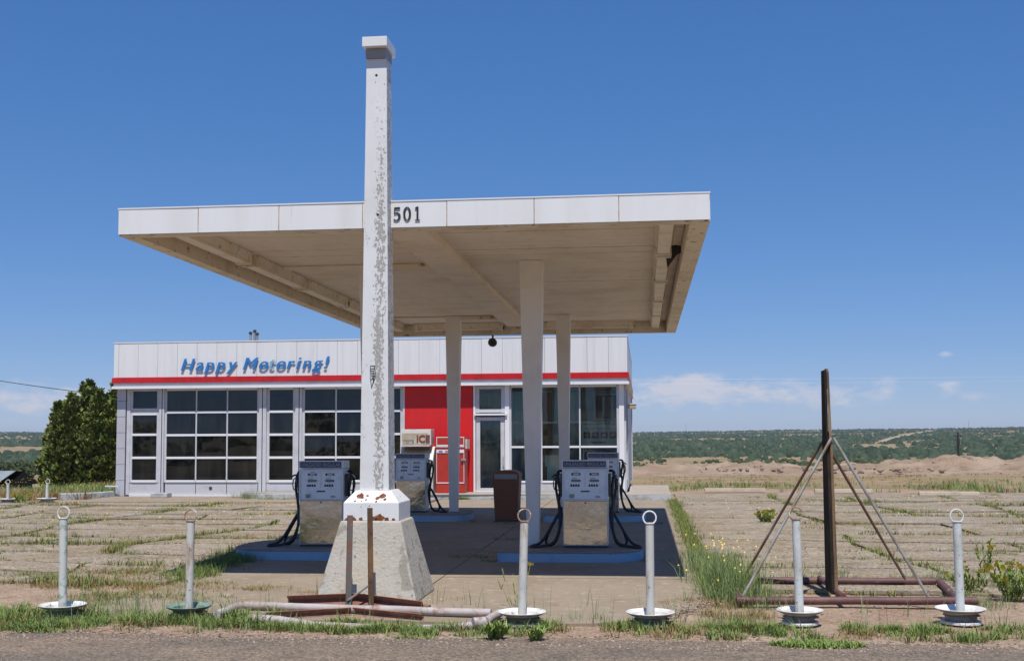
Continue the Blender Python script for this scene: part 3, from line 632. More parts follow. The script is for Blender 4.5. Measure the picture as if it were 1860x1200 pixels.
B().box(-1.75, -.75, 41.55, 41.598, 2.5, 3.45).build('frame', 'rail', pf); B().box(-1.69, -.81, 41.535, 41.549, 2.56, 3.39).build('canvas', 'timber', pf); B().box(-1.45, -1.05, 41.525, 41.534, 2.6, 3.35).build('canvas_stripe', 'panel', pf)
b = B()
for k in range(24):
    x0 = -7.0+k*.2; b.box(x0, x0+.19, 41.42+.03*(k % 2), 41.44+.03*(k % 2), 1.7, 3.5)
o = b.build('office_curtain', 'curtain'); tag(o, 'pale teal curtain along the office back wall', 'curtain')
o = B().box(-3.75, -3.25, 41.2, 41.38, .02, 3.5).build('orange_panel', 'orange'); tag(o, 'tall orange brown panel against the office back wall', 'panel')
B().box(-3.78, -3.22, 41.19, 41.39, 3.5, 3.56).build('cap', 'wood', o)
sh = thing('wall_shelf', 'cream shelf rail running across the office behind the glass', 'shelf', (-2.6, 38.6, 2.36))
B().box(-4.6, -.72, 38.6, 38.85, 2.36, 2.42).build('shelf', 'wood', sh)
for x in (-4.4, -2.6, -.9): B().box(x, x+.04, 38.65, 38.7, .02, 2.359).build('leg', 'wood', sh)
ds = thing('display_stand', 'pale teal cabinet with a white top inside the office window', 'cabinet', (-2.9, 38.0, 0))
B().box(-3.15, -2.72, 37.8, 38.2, .02, .95).build('body', 'teal', ds); B().box(-3.2, -2.48, 37.75, 38.25, .951, 1.32).build('top_box', 'paper', ds); B().box(-2.9, -2.885, 37.785, 37.799, .1, .9).build('door_line', 'grey', ds)
ct = thing('office_counter', 'dark counter with red goods on top inside the office', 'counter', (-1.7, 39.6, 0))
B().box(-2.3, -.8, 39.4, 39.9, .02, 1.0).build('body', 'timber', ct); B().box(-2.35, -.75, 39.35, 39.95, 1.001, 1.05).build('counter_top', 'grey', ct)
for k in range(5): B().box(-2.2+k*.28, -2.0+k*.28, 39.5, 39.7, 1.051, 1.35+.08*(k % 2)).build('box', 'redthing', ct)

# ------------------------------------------------------------------ ice chest and vending machine against the red wall
ic = thing('ice_chest', 'white ice merchandiser with a slanted silver door by the red wall', 'ice chest', (-7.2, 36.3, .152))
Z0 = .152
b = B(); b.prismx([(36.05, Z0), (36.95, Z0), (36.95, 1.62), (36.45, 1.62), (36.05, 1.2)], -7.72, -6.62); b.build('cabinet', 'icewhite', ic, bevel=.02)
b = B(); b.prismx([(36.033, 1.22), (36.04, 1.20), (36.42, 1.60), (36.41, 1.62)], -7.62, -6.76); b.build('door', 'iceglass', ic)
B().box(-7.66, -6.72, 36.0, 36.3, 1.632, 1.665).build('ledge', 'icewhite', ic)
B().box(-7.68, -6.69, 36.12, 36.7, 1.67, 2.17).build('sign_box', 'icewhite', ic, bevel=.01)
B().box(-7.62, -6.80, 36.105, 36.118, 1.71, 2.05).build('sign_face', 'icetan', ic)
b = B(); put_text(b, text_mesh('ICE', .01, 0, .03), -7.16, 36.095, 1.76, .30, .32, .5); b.build('lettering', 'icetext', ic)
b = B(); put_text(b, text_mesh('TOTE', .01, 0, .01), -7.58, 36.095, 1.74, .135, .15, .5); b.build('lettering', 'grey', ic)
vm = thing('vending_machine', 'red drinks vending machine with a white band against the red wall', 'vending machine', (-6.05, 36.6, .152))
B().box(-6.55, -5.62, 36.2, 36.95, Z0, 1.93).build('cabinet', 'vend', vm, bevel=.02)
b = B(); b.box(-6.53, -5.64, 36.185, 36.199, 1.90, 1.925); b.box(-6.53, -5.64, 36.185, 36.199, 1.60, 1.62); b.box(-6.53, -6.51, 36.185, 36.199, 1.621, 1.899); b.box(-5.66, -5.64, 36.185, 36.199, 1.621, 1.899); b.build('header_frame', 'vendwhite', vm)
B().box(-6.505, -5.665, 36.19, 36.199, 1.625, 1.895).build('header_panel', 'vend', vm)
B().box(-6.505, -5.665, 36.18, 36.189, 1.625, 1.675).build('header_stripe', 'vendwhite', vm)
B().box(-6.53, -5.64, 36.18, 36.199, 1.42, 1.52).build('white_band', 'vendwhite', vm)
B().box(-6.45, -6.33, 36.17, 36.179, 1.45, 1.49).build('band_mark', 'bluedrum', vm); B().box(-6.25, -5.95, 36.17, 36.179, 1.455, 1.485).build('band_mark', 'redthing', vm)
B().box(-6.53, -6.515, 36.185, 36.199, .50, 1.41).build('door_trim', 'vendwhite', vm); B().box(-5.655, -5.64, 36.185, 36.199, .50, 1.41).build('door_trim', 'vendwhite', vm)
B().box(-6.53, -5.64, 36.185, 36.199, .46, .49).build('door_trim', 'vendwhite', vm)
B().box(-6.12, -6.0, 36.17, 36.199, .60, .85).build('bottle_slot', 'darkdisp', vm); B().box(-5.73, -5.58, 36.13, 36.199, 1.18, 1.24).build('handle', 'grey', vm); B().box(-5.617, -5.57, 36.3, 36.9, 1.55, 1.85).build('side_bracket', 'icewhite', vm)

# ------------------------------------------------------------------ canopy
X0, X1, Y0, Y1, ZB, ZT, ZS = -6.608, .834, 13.856, 28.944, 4.491, 4.812, 4.765
cp = thing('canopy', 'big flat white forecourt canopy on tapered columns with seamed fascia', 'canopy', (-2.9, 21, 0))
fj = [X0, -5.55, -4.5, -3.43, -2.37, -1.29, -.26, X1]
for a, b_ in zip(fj[:-1], fj[1:]):
    B().prism([(a+.006, Y0+rnd.uniform(0, .004)), (b_-.006, Y0+rnd.uniform(0, .004)), (b_-.006, Y0+.03), (a+.006, Y0+.03)], ZB+.004, ZT).build('fascia_panel', 'fascia', cp)
    B().box(a+.006, b_-.006, Y1-.03, Y1, ZB+.004, ZT).build('fascia_panel', 'fascia', cp)
for x in fj[1:-1]: B().box(x-.0055, x+.0055, Y0+.004, Y0+.028, ZB+.004, ZT-.003).build('fascia_seam', 'rustline', cp)
sj = [Y0+.031, 17.6, 21.3, 25.1, Y1-.031]
for a, b_ in zip(sj[:-1], sj[1:]):
    for x0, x1 in ((X1-.03, X1), (X0, X0+.03)): B().box(x0, x1, a+.006, b_-.006, ZB+.004, ZT).build('fascia_panel', 'fascia', cp)
    B().box(X1-.235, X1-.002, a+.006, b_-.006, ZB-.012, ZB+.003).build('edge_flange', 'cream', cp)
    B().box(X0+.002, X0+.205, a+.006, b_-.006, ZB-.012, ZB+.003).build('edge_flange', 'cream', cp)
for y0, y1, nm in ((Y0+.032, Y0+.20, 'front_flange'), (Y1-.20, Y1-.032, 'rear_flange')): B().box(X0+.21, X1-.24, y0, y1, ZB-.012, ZB+.003).build(nm, 'cream', cp)
for x0, x1 in ((X1-.235, X1-.032), (X0+.032, X0+.205)): B().box(x0, x1, Y0+.24, Y1-.24, ZB+.005, ZS-.002).build('edge_beam', 'cream', cp)
for y0 in (Y0+.032, Y1-.20): B().box(X0+.032, X1-.032, y0, y0+.168, ZB+.005, ZS-.002).build('end_beam', 'cream', cp)
B().box(X0+.01, X1-.01, Y0+.01, Y1-.01, ZS+.024, ZS+.04).build('roof_sheet', 'grey', cp)
# edge of the roof sheet is covered by a thin drip edge
B().box(X0-.004, X1+.004, Y0-.004, Y0+.05, ZT+.002, ZT+.02).build('drip_edge', 'white', cp)
# soffit boards run across, each its own strip
BX0, BX1 = -3.36, -2.83
ny = 50
for side, (a, b_) in enumerate(((X0+.21, BX0-.003), (BX1+.003, X1-.24))):
    for k in range(ny):
        y0 = Y0+.205+(Y1-Y0-.41)*k/ny; y1 = Y0+.205+(Y1-Y0-.41)*(k+1)/ny
        dz = rnd.uniform(-.003, .003)
        if side == 1 and k in (11, 12): dz -= .012*(12-k)
        g = .012 if k in (12, 24, 37) else .006
        B().box(a, b_, y0+g, y1-g, ZS+dz, ZS+.02).build('soffit_board', 'soffit', cp)
for y0, y1, zb in ((Y0+.205, 19.05, 4.63), (19.052, 23.3, 4.685), (23.302, Y1-.205, 4.67)):
    B().box(BX0, BX1, y0, y1, zb, ZS+.018).build('centre_beam', 'soffit', cp)
for yc in (18.676, 26.95):
    B().box(-4.46+.1, BX0-.002, yc-.14, yc+.14, 4.68, ZS-.006).build('cross_beam', 'cream', cp)
    B().box(X0+.62, -4.46-.1, yc-.14, yc+.14, 4.73, ZS-.006).build('cross_beam', 'soffit', cp)
def column(x, y, wt, wb):
    B().frust((x-wb/2, x+wb/2, y-.11, y+.11), (x-wt/2, x+wt/2, y-.15, y+.15), .165, ZS-.004).build('column', 'column', cp, bevel=.006)
    B().box(x-wb/2-.03, x+wb/2+.03, y-.14, y+.14, .16, .176).build('column_base', 'grey', cp)
column(-1.775, 18.6, .385, .185); column(-4.45, 18.68, .385, .185); column(-4.445, 26.95, .357, .185); column(-1.835, 26.95, .34, .185)
# front trim boards inside the front edge
b = B(); b.box(-2.7, -.02, Y0+.215, Y0+.26, ZS-.05, ZS-.006); b.build('trim_board', 'cream', cp)
nb = thing('house_number', 'black serif numerals 501 on the canopy fascia beside the pylon', 'number', (-2.85, Y0, 4.58))
def ribbon(b, pts, ws, y0, y1):
    for i in range(len(pts)-1):
        (xa, za), (xb, zb) = pts[i], pts[i+1]; dx, dz = xb-xa, zb-za; L = math.hypot(dx, dz) or 1; nx_, nz_ = -dz/L, dx/L
        if i == 0: na_ = (nx_, nz_)
        p = [(xa+na_[0]*ws[i], za+na_[1]*ws[i]), (xa-na_[0]*ws[i], za-na_[1]*ws[i])]
        if i+2 < len(pts):
            dx2, dz2 = pts[i+2][0]-xb, pts[i+2][1]-zb; L2 = math.hypot(dx2, dz2) or 1; nb_ = (nx_-dz2/L2, nz_+dx2/L2); q = math.hypot(*nb_) or 1; nb_ = (nb_[0]/q, nb_[1]/q)
        else: nb_ = (nx_, nz_)
        b.prismy([p[0], p[1], (xb-nb_[0]*ws[i+1], zb-nb_[1]*ws[i+1]), (xb+nb_[0]*ws[i+1], zb+nb_[1]*ws[i+1])], y0, y1); na_ = nb_
ya, yb = Y0-.013, Y0-.002; zb0, hN = 4.577, .168
b = B(); cx = -2.995       # 5
ribbon(b, [(cx-.028, zb0+hN-.012), (cx+.04, zb0+hN-.010)], [.009, .011], ya, yb)
ribbon(b, [(cx-.027, zb0+hN-.004), (cx-.032, zb0+.085)], [.0045, .0045], ya, yb)
arc = [(-.032, .088), (-.012, .100), (.012, .098), (.033, .075), (.036, .050), (.024, .018), (.0, .004), (-.022, .006), (-.036, .018)]
ribbon(b, [(cx+p, zb0+q) for p, q in arc], [.004, .005, .008, .012, .013, .010, .005, .005, .009], ya, yb); b.build('numeral', 'numeral', nb)
b = B(); cx = -2.865       # 0
pts = [(cx+.036*math.sin(t), zb0+hN/2+(hN/2-.003)*math.cos(t)) for t in np.linspace(0, 2*math.pi, 29)]
ribbon(b, pts, [.004+.009*abs(math.sin(t))**1.4 for t in np.linspace(0, 2*math.pi, 29)], ya, yb); b.build('numeral', 'numeral', nb)
b = B(); cx = -2.735       # 1
ribbon(b, [(cx, zb0), (cx, zb0+hN)], [.012, .012], ya, yb); ribbon(b, [(cx-.03, zb0+.004), (cx+.03, zb0+.004)], [.004, .004], ya-.001, yb); ribbon(b, [(cx-.03, zb0+hN-.022), (cx-.01, zb0+hN-.006)], [.004, .006], ya-.001, yb); b.build('numeral', 'numeral', nb)
# fluorescent fixtures along both edges, and long ones at the ends
def fixture(x, y, L, label, rot=False):
    t = thing('fluorescent_fixture', label, 'light fixture', (x, y, ZS), 'light fixtures under the canopy')
    def bx(b, x0, x1, y0, y1, z0, z1, x2=None, x3=None):
        pts = []
        for zz_, (a, c) in ((z0, (x0, x1)), (z1, (x2 if x2 is not None else x0, x3 if x3 is not None else x1))):
            for p, q in ((a, y0), (c, y0), (c, y1), (a, y1)): pts.append((p, q, zz_))
        if rot: pts = [(x+(q-y), y+(p-x), zz_) for p, q, zz_ in pts]
        b.add(pts, [(0, 3, 2, 1), (4, 5, 6, 7), (0, 1, 5, 4), (1, 2, 6, 5), (2, 3, 7, 6), (3, 0, 4, 7)])
    b = B(); bx(b, x-.095, x+.095, y+.12, y+L-.12, ZS-.13, ZS-.006, x-.14, x+.14); b.build('housing', 'cream', t)
    b = B(); bx(b, x-.09, x+.09, y+.125, y+L-.125, ZS-.175, ZS-.132); b.build('lens', 'lens', t)
    for q in (y, y+L-.118):
        b = B(); bx(b, x-.12, x+.12, q, q+.117, ZS-.185, ZS-.005); e = b.build('end_cap', 'cream', t)
    for q in (-.05, .05):
        b = B(); bx(b, x+q-.03, x+q+.03, y+L-.0005, y+L+.012, ZS-.17, ZS-.10); b.build('tube_socket', 'seam', t)
    return t
ordn = ('nearest', 'second', 'third', 'fourth', 'farthest')
for k, y in enumerate((14.35, 17.25, 20.2, 23.1, 25.85)):
    fixture(.33, y, 2.78, f'{ordn[k]} fluorescent fixture from the front under the right canopy edge')
    fixture(-6.1, y, 2.78, f'{ordn[k]} fluorescent fixture from the front under the left canopy edge')
fixture(-5.7, 28.55, 2.25, 'long fluorescent fixture along the rear canopy edge, left of the centre beam', True)
fixture(-2.5, 28.55, 2.3, 'long fluorescent fixture along the rear canopy edge, right of the centre beam', True)
sp = thing('round_floodlight', 'round black lamp hanging under the rear canopy edge before the white parapet', 'lamp', (-3.75, 28.8, 4.478))
B().disc((-3.75, 28.72, 4.29), .105, d=.12, n=28).build('lamp_housing', 'darkgrey', sp, smooth=True)
b = B(); b.tube([(-3.75+.10*math.cos(t), 28.715, 4.29+.10*math.sin(t)) for t in np.linspace(0, 2*math.pi, 25)[:-1]], .012, 6, closed=True); b.build('rim', 'darkgrey', sp)
B().disc((-3.75, 28.712, 4.29), .05, d=.006).build('lamp_lens', 'darkdisp', sp)
B().tube([(-3.75, 28.79, 4.36), (-3.75, 28.8, 4.478)], .025, 8).build('bracket', 'darkgrey', sp)
fl = thing('torn_flap', 'torn dark sheet hanging from the soffit by the right canopy edge', 'torn sheet', (.45, 17.35, ZS))
b = B(); n0 = 6
pts = [(.36, 17.40), (.44, 17.30), (.53, 17.28), (.61, 17.32), (.60, 17.40)]
b.add([(p, q, ZS-.01) for p, q in pts] + [(.40, 17.55, ZS-.30), (.47, 17.45, ZS-.22), (.53, 17.44, ZS-.13), (.60, 17.44, ZS-.09)] + [(p, q+.012, ZS-.006) for p, q in pts], [(0, 1, 6, 5), (1, 2, 7, 6), (2, 3, 8, 7), (3, 4, 8), (0, 1, 11, 10), (1, 2, 12, 11), (2, 3, 13, 12)])
fo = b.build('sheet', 'flap', fl); sdm = fo.modifiers.new('thickness', 'SOLIDIFY'); sdm.thickness = .008

# ------------------------------------------------------------------ pump islands
def island(cx0, cx1, yc, flip, label):
    """D-shaped kerb: square at the column end, rounded at the pump end"""
    hw = .92; pts = []
    for t in np.linspace(-math.pi/2, math.pi/2, 15):
        sx = np.sign(math.cos(t))*abs(math.cos(t))**.7; sy = np.sign(math.sin(t))*abs(math.sin(t))**.8
        pts.append((cx1-.75+.75*sx, yc+hw*sy))
    pts += [(cx0+.06, yc+hw), (cx0, yc+hw-.06), (cx0, yc-hw+.06), (cx0+.06, yc-hw)]
    if flip: pts = [(cx0+cx1-x, y) for x, y in reversed(pts)]
    t = thing('pump_island', label, 'pump island', ((cx0+cx1)/2, yc, 0), 'pump islands under the canopy')
    B().prism(pts, 0.0, .14).build('kerb', 'islandblue', t)
    mx_, my_ = (cx0+cx1)/2, yc
    ins = [(mx_+(x-mx_)*1.008, my_+(y-my_)*1.008) for x, y in pts]
    B().prism(ins, .141, .163).build('top_slab', 'islandtop', t, bevel=.008)
island(-2.24, -.02, 18.55, False, 'blue kerbed island carrying the pump with the readable topper')
island(-6.6, -4.02, 18.6, True, 'blue kerbed island carrying the pump beside the pylon base')
island(-2.26, .05, 26.9, False, 'blue kerbed island carrying the half hidden pump near the office')
island(-6.5, -4.0, 26.9, False, 'blue kerbed island carrying the pump before the ice chest')

# ------------------------------------------------------------------ fuel pumps
tx = text_mesh('UNLEADED REGULAR', .004, 0, .012)
tx0 = min(v[0] for v in tx[0]); tx1 = max(v[0] for v in tx[0]); txh = max(v[1] for v in tx[0])
def make_pump(label):
    t = thing('fuel_pump', label, 'fuel pump', (0, 0, 0), 'fuel pumps on the islands')
    B().box(-.34, .34, -.20, .20, 0, .035).build('base_plate', 'darkgrey', t)
    B().box(-.352, .352, -.21, .21, .036, .735).build('lower_cabinet', 'pumpblue', t, bevel=.006)
    lp = B().box(-.34, .34, -.222, -.211, .05, .73).build('lower_panel', 'steel', t)
    B().disc((0, -.226, .705), .013, d=.004).build('lock', 'black', lp)
    b = B(); b.tube([(-.1, -.225, .29), (-.03, -.232, .287), (.03, -.232, .29), (.1, -.225, .292)], .004, 5); b.build('scuff_bar', 'chrome', lp)
    B().box(-.36, .36, -.22, .22, .736, 1.245).build('upper_cabinet', 'pumpblue', t, bevel=.006)
    fp = B().box(-.325, .325, -.232, -.221, .765, 1.21).build('face_panel', 'pumpface', t)
    b = B(); b.box(-.36, -.33, -.236, -.2205, .745, 1.235); b.box(.33, .36, -.236, -.2205, .745, 1.235); b.box(-.329, .329, -.236, -.2205, .745, .762); b.box(-.329, .329, -.236, -.2205, 1.213, 1.235); b.build('trim', 'pumpblue', t)
    def r(x0, x1, z0, z1, nm='display_window', m='darkdisp'): return B().box(x0, x1, -.237, -.2325, z0, z1).build(nm, m, fp)
    for s in (-.215, .072):
        r(s, s+.145, 1.135, 1.172); B().box(s+.03, s+.125, -.24, -.2372, 1.142, 1.163).build('digits', 'digits', fp)
        r(s, s+.145, 1.035, 1.07)
        b = B()
        for k in range(5): b.box(s+.012+k*.026, s+.03+k*.026, -.2395, -.2372, 1.042, 1.062)
        b.build('digits', 'topletter', fp)
        for k, dx in enumerate((-.015, .022, .06, .10)): r(s+dx, s+dx+.029, .96, .994, 'price_window')
        r(s+.01, s+.09, 1.085, 1.092, 'caption', 'toptext')
    r(-.18, -.10, 1.19, 1.196, 'caption', 'toptext')
    r(-.067, .07, .875, .895, 'slot', 'black'); r(-.25, -.17, .782, .84, 'sticker', 'sticker'); r(.16, .235, .785, .815, 'sticker', 'stickerred')
    b = B(); b.box(-.0015, .0015, -.234, -.2325, .95, 1.18); b.build('divider', 'toptext', fp)
    tp = B().box(-.365, .365, -.225, .225, 1.252, 1.37).build('topper', 'pumpblue', t, bevel=.005)
    B().box(-.345, .33, -.232, -.2255, 1.265, 1.358).build('sign_face', 'toptext', tp)
    b = B(); put_text(b, tx, -.33-tx0*.65/(tx1-tx0), -.235, 1.283, .65/(tx1-tx0), .058/txh, .5); b.build('lettering', 'topletter', tp)
    for s in (-1, 1):
        B().box(min(s*.362, s*.40), max(s*.362, s*.40), -.12, .12, .80, 1.16).build('nozzle_boot', 'darkgrey', t, bevel=.01)
        nz_ = B().tube(spline([(s*.41, -.02, .86), (s*.425, -.03, .98), (s*.44, -.03, 1.06), (s*.45, .0, 1.12), (s*.43, .06, 1.15)], 5), [.022]*4+[.026]*6+[.03]*5+[.02]*6, 8).build('nozzle', 'nozzle', t, smooth=True)
        B().tube(spline([(s*.45, -.02, 1.10), (s*.50, -.03, 1.07), (s*.515, -.03, .98), (s*.49, -.03, .90), (s*.425, -.03, .90)], 6), .009, 6).build('trigger_guard', 'nozzle', nz_)
        B().tube(spline([(s*.44, .03, 1.13), (s*.48, -.06, 1.14), (s*.53, -.10, 1.10)], 5), .014, 7).build('spout', 'chrome' if s > 0 else 'nozzle', nz_)
        B().tube(spline([(s*.41, -.02, .86), (s*.43, -.03, .70), (s*.39, -.05, .45), (s*.50, -.16, .09), (s*.78, -.28, .022), (s*.86, -.2, .022), (s*.70, -.05, .09), (s*.48, .02, .45), (s*.385, .05, .62)], 8), .023, 8).build('hose', 'black', t, smooth=True)
        B().tube(spline([(s*.37, .08, 1.20), (s*.45, .06, 1.17), (s*.48, .03, .95), (s*.43, .0, .62), (s*.42, -.05, .32), (s*.47, -.12, .10), (s*.58, -.12, .03), (s*.64, .0, .10), (s*.54, .10, .34), (s*.39, .1, .58)], 8), .021, 8).build('hose', 'black', t, smooth=True)
    return t
p0 = make_pump('fuel pump on the front right island, nearest to the ringed white posts')
def place_pump(x, y, z, rz, label, first=[p0]):
    o = first.pop() if first else copy_tree(p0)
    o.location = (x, y, z); o.rotation_euler = (0, 0, rz); o['label'] = label
    return o
place_pump(-.92, 18.48, .164, 0, 'pale blue fuel pump with the most readable topper sign')
place_pump(-5.185, 18.45, .164, .04, 'pale blue fuel pump partly hidden by the concrete pylon base')
place_pump(-5.42, 26.9, .164, -.02, 'pale blue fuel pump standing before the ice chest')
place_pump(-.93, 27.0, .164, .02, 'pale blue fuel pump half hidden behind the pump with the readable topper')

# brown litter bin in the lane between the islands
bn = thing('litter_bin', 'brown tapered litter bin with a grey slot between the islands', 'bin', (-3.1, 26.3, 0))
B().frust((-3.36, -2.84, 26.05, 26.55), (-3.40, -2.80, 26.0, 26.6), .03, 1.0).build('body', 'brown', bn, bevel=.01)
b = B(); b.prismy([(-3.40, 1.001), (-2.80, 1.001), (-2.80, 1.08), (-2.87, 1.13), (-3.0, 1.155), (-3.2, 1.155), (-3.33, 1.13), (-3.40, 1.08)], 26.0, 26.6); b.build('hood', 'brown', bn, bevel=.01)
B().box(-3.36, -2.84, 25.985, 25.998, .96, 1.075).build('slot', 'grey', bn)
B().box(-3.38, -2.82, 26.03, 26.57, 0.004, .029).build('foot', 'darkgrey', bn)

# ------------------------------------------------------------------ tall pylon
PX, PY = -3.215, 13.8
py_ = thing('pylon', 'tall peeling white square sign pylon on a concrete base', 'pylon', (PX, PY, 0))
def sq(h): return (PX-h, PX+h, PY-h, PY+h)
B().frust(sq(.60), sq(.365), 0, .925).build('concrete_base', 'basecon', py_, bevel=.02)
cl = B().frust(sq(.335), sq(.335), .927, 1.135).frust(sq(.335), sq(.215), 1.1352, 1.275).build('steel_collar', 'collar', py_, bevel=.004)
b = B()
def spot(cx, cz, r, y):
    return [(cx+r*(.7+.5*noise.noise(Vector((math.cos(t)*1.5+cx*9, math.sin(t)*1.5, cz*7))))*math.cos(t), cz+r*.8*(.7+.5*noise.noise(Vector((math.cos(t)*1.5, math.sin(t)*1.5+cx*5, cz*3))))*math.sin(t)) for t in np.linspace(0, 2*math.pi, 15)[:-1]]
for cx, cz, r in ((-.21, .935, .05), (-.12, .945, .035), (.03, .945, .055), (.10, .96, .075), (.19, .935, .05), (.27, .938, .03), (-.29, .935, .04)):
    B().prismy([(PX+q, max(z, .928)) for q, z in spot(cx, cz, r, 0)], PY-.3385, PY-.3355).build('rust_patch', 'rustspot', cl)
for cx, cz, r in ((-.15, 1.21, .06), (-.06, 1.215, .025), (-.07, 1.17, .018), (.07, 1.19, .035), (.13, 1.215, .05), (.16, 1.175, .025), (-.2, 1.155, .018), (.06, 1.15, .02), (-.12, 1.155, .014), (-.02, 1.10, .012), (-.12, 1.09, .01)):
    pts = spot(cx, cz, r, 0); b = B()
    def yy(z): return PY-.3365-.0 if z < 1.135 else PY-.3375+.12*(z-1.135)/.14
    b.add([(PX+q, yy(z), z) for q, z in pts] + [(PX+q, yy(z)+.006, z-.003) for q, z in pts], [tuple(range(len(pts)))] + [(i, (i+1) % len(pts), len(pts)+(i+1) % len(pts), len(pts)+i) for i in range(len(pts))])
    b.build('rust_patch', 'rustspot', cl)
sh_ = B().frust(sq(.178), sq(.128), 1.276, 6.57).build('shaft', 'pylon', py_, bevel=.006)
def fy(z): return PY-.178+.05*(z-1.276)/(6.57-1.276)
b = B(); b.frust((PX-.155, PX+.155, PY-.245, PY+.25), (PX-.155, PX+.155, PY-.245, PY+.25), 6.69, 6.81)
b.build('cap', 'white', py_, bevel=.004)
B().box(PX-.13, PX+.13, PY-.16, PY+.16, 6.571, 6.688).build('cap_bracket', 'grey', py_)
for dx, z in ((.0, 6.36), (.025, 4.62)): B().disc((PX+dx, fy(z)-.002, z), .016, d=.004, n=12).build('bolt_hole', 'black', sh_)
b = B(); gx0, gz0 = PX-.055, 2.50           # black marker scrawl
def stroke(p, q, w=.008):
    (x0, z0), (x1, z1) = p, q; d = math.hypot(x1-x0, z1-z0); nx_, nz_ = -(z1-z0)/d*w/2, (x1-x0)/d*w/2
    pts = [(x0+nx_, z0+nz_), (x1+nx_, z1+nz_), (x1-nx_, z1-nz_), (x0-nx_, z0-nz_)]
    b.add([(gx0+x, fy(gz0+z)-.0035, gz0+z) for x, z in pts], [(0, 1, 2, 3)]); b.add([(gx0+x, fy(gz0+z)-.001, gz0+z) for x, z in pts], [(3, 2, 1, 0)])
for p, q in (((0, .27), (.05, .27)), ((0, .27), (0, .12)), ((.05, .27), (.05, .21)), ((0, .235), (.05, .235)), ((0, .21), (.05, .21)), ((.0, .12), (.018, .0)), ((.018, .0), (.045, .12)), ((.008, .18), (.06, .18)), ((.06, .2), (.058, .12)), ((.058, .12), (.025, .03)), ((.012, .15), (.055, .15)), ((.02, .2), (.022, .1)), ((.04, .2), (.035, .1)), ((.01, .1), (.05, .14))): stroke(p, q, .007)
b.build('graffiti', 'graffiti', sh_)

# leaning rusty sign frame in front of the pylon base
af = thing('rusty_sign_stand', 'rusty angle iron sign stand with two uprights before the pylon base', 'sign stand', (-3.15, 12.7, 0))
def angle_bar(p, q, w, th, m, nm, par, side=(1, 0, 0)):
    p, q = Vector(p), Vector(q); s_ = Vector(side).normalized()*w; d = (q-p).normalized(); t_ = d.cross(s_.normalized()).normalized()*w
    b = B()
    def slab(a, bv, th_v):
        v = [p, p+a, p+a+th_v, p+th_v, q, q+a, q+a+th_v, q+th_v]; b.add([tuple(x) for x in v], [(0, 3, 2, 1), (4, 5, 6, 7), (0, 1, 5, 4), (1, 2, 6, 5), (2, 3, 7, 6), (3, 0, 4, 7)])
    slab(s_, None, t_.normalized()*th); slab(t_, None, s_.normalized()*th)
    return b.build(nm, m, par)
angle_bar((-3.29, 12.58, .0), (-3.345, 12.86, 1.03), .066, .007, 'angle', 'upright', af)
angle_bar((-3.03, 12.58, .0), (-3.13, 12.92, 1.11), .062, .007, 'darkrust', 'upright', af)
B().tube([(-3.27, 12.60, .11), (-3.05, 12.66, .27)], .014, 6).build('brace', 'brace', af)
angle_bar((-4.02, 12.86, .07), (-3.2, 12.78, .12), .10, .007, 'rust', 'base_rail', af, (0, -.6, .5))
angle_bar((-3.2, 12.78, .12), (-2.42, 12.62, .06), .10, .007, 'rust', 'base_rail', af, (0, -.6, .5))
angle_bar((-4.02, 12.86, .028), (-2.42, 12.62, .028), .055, .007, 'rust', 'base_rail', af, (0, -.9, .1))
B().tube([(-2.42, 12.63, .055), (-2.35, 12.60, .05)], .03, 7).build('bolt', 'rust', af)
angle_bar((-4.0, 12.0, .03), (-3.15, 12.28, .05), .075, .007, 'rust', 'base_rail', af, (.2, -.6, .5))
angle_bar((-3.1, 12.28, .05), (-2.3, 12.02, .03), .075, .007, 'rust', 'base_rail', af, (-.2, -.6, .5))
wp = thing('white_pipe_frame', 'flat white pipe frame lying in the grass before the pylon', 'pipe frame', (-3, 12.1, 0))
def pipe(pts, r, m, nm, par, n=12):
    b = B(); b.tube(pts, r, n); return b.build(nm, m, par, smooth=True)
def wob(p, q, n, a=.008):
    p, q = Vector(p), Vector(q); return [p.lerp(q, k/n) + (Vector((rnd.uniform(-a, a), rnd.uniform(-a, a), rnd.uniform(-a, a)*.6)) if 0 < k < n else Vector()) for k in range(n+1)]
pipe(wob((-4.42, 12.55, .055), (-1.62, 12.22, .055), 8), .044, 'pipewhite', 'pipe', wp)
pipe(wob((-4.46, 12.50, .055), (-4.50, 11.9, .05), 4), .044, 'pipewhite', 'pipe', wp)
pipe([(-4.1, 11.78, .03), (-3.8, 11.77, .022), (-3.4, 11.75, -.03), (-2.6, 11.72, -.05), (-2.0, 11.68, -.03), (-1.62, 11.66, .02)], .047, 'pipewhite', 'pipe', wp)
pipe(wob((-1.53, 12.20, .055), (-1.60, 11.68, .05), 4), .044, 'pipewhite', 'pipe', wp)
pipe([(-1.61, 11.66, .05), (-1.72, 11.60, .048)], .053, 'pipewhite', 'elbow', wp)

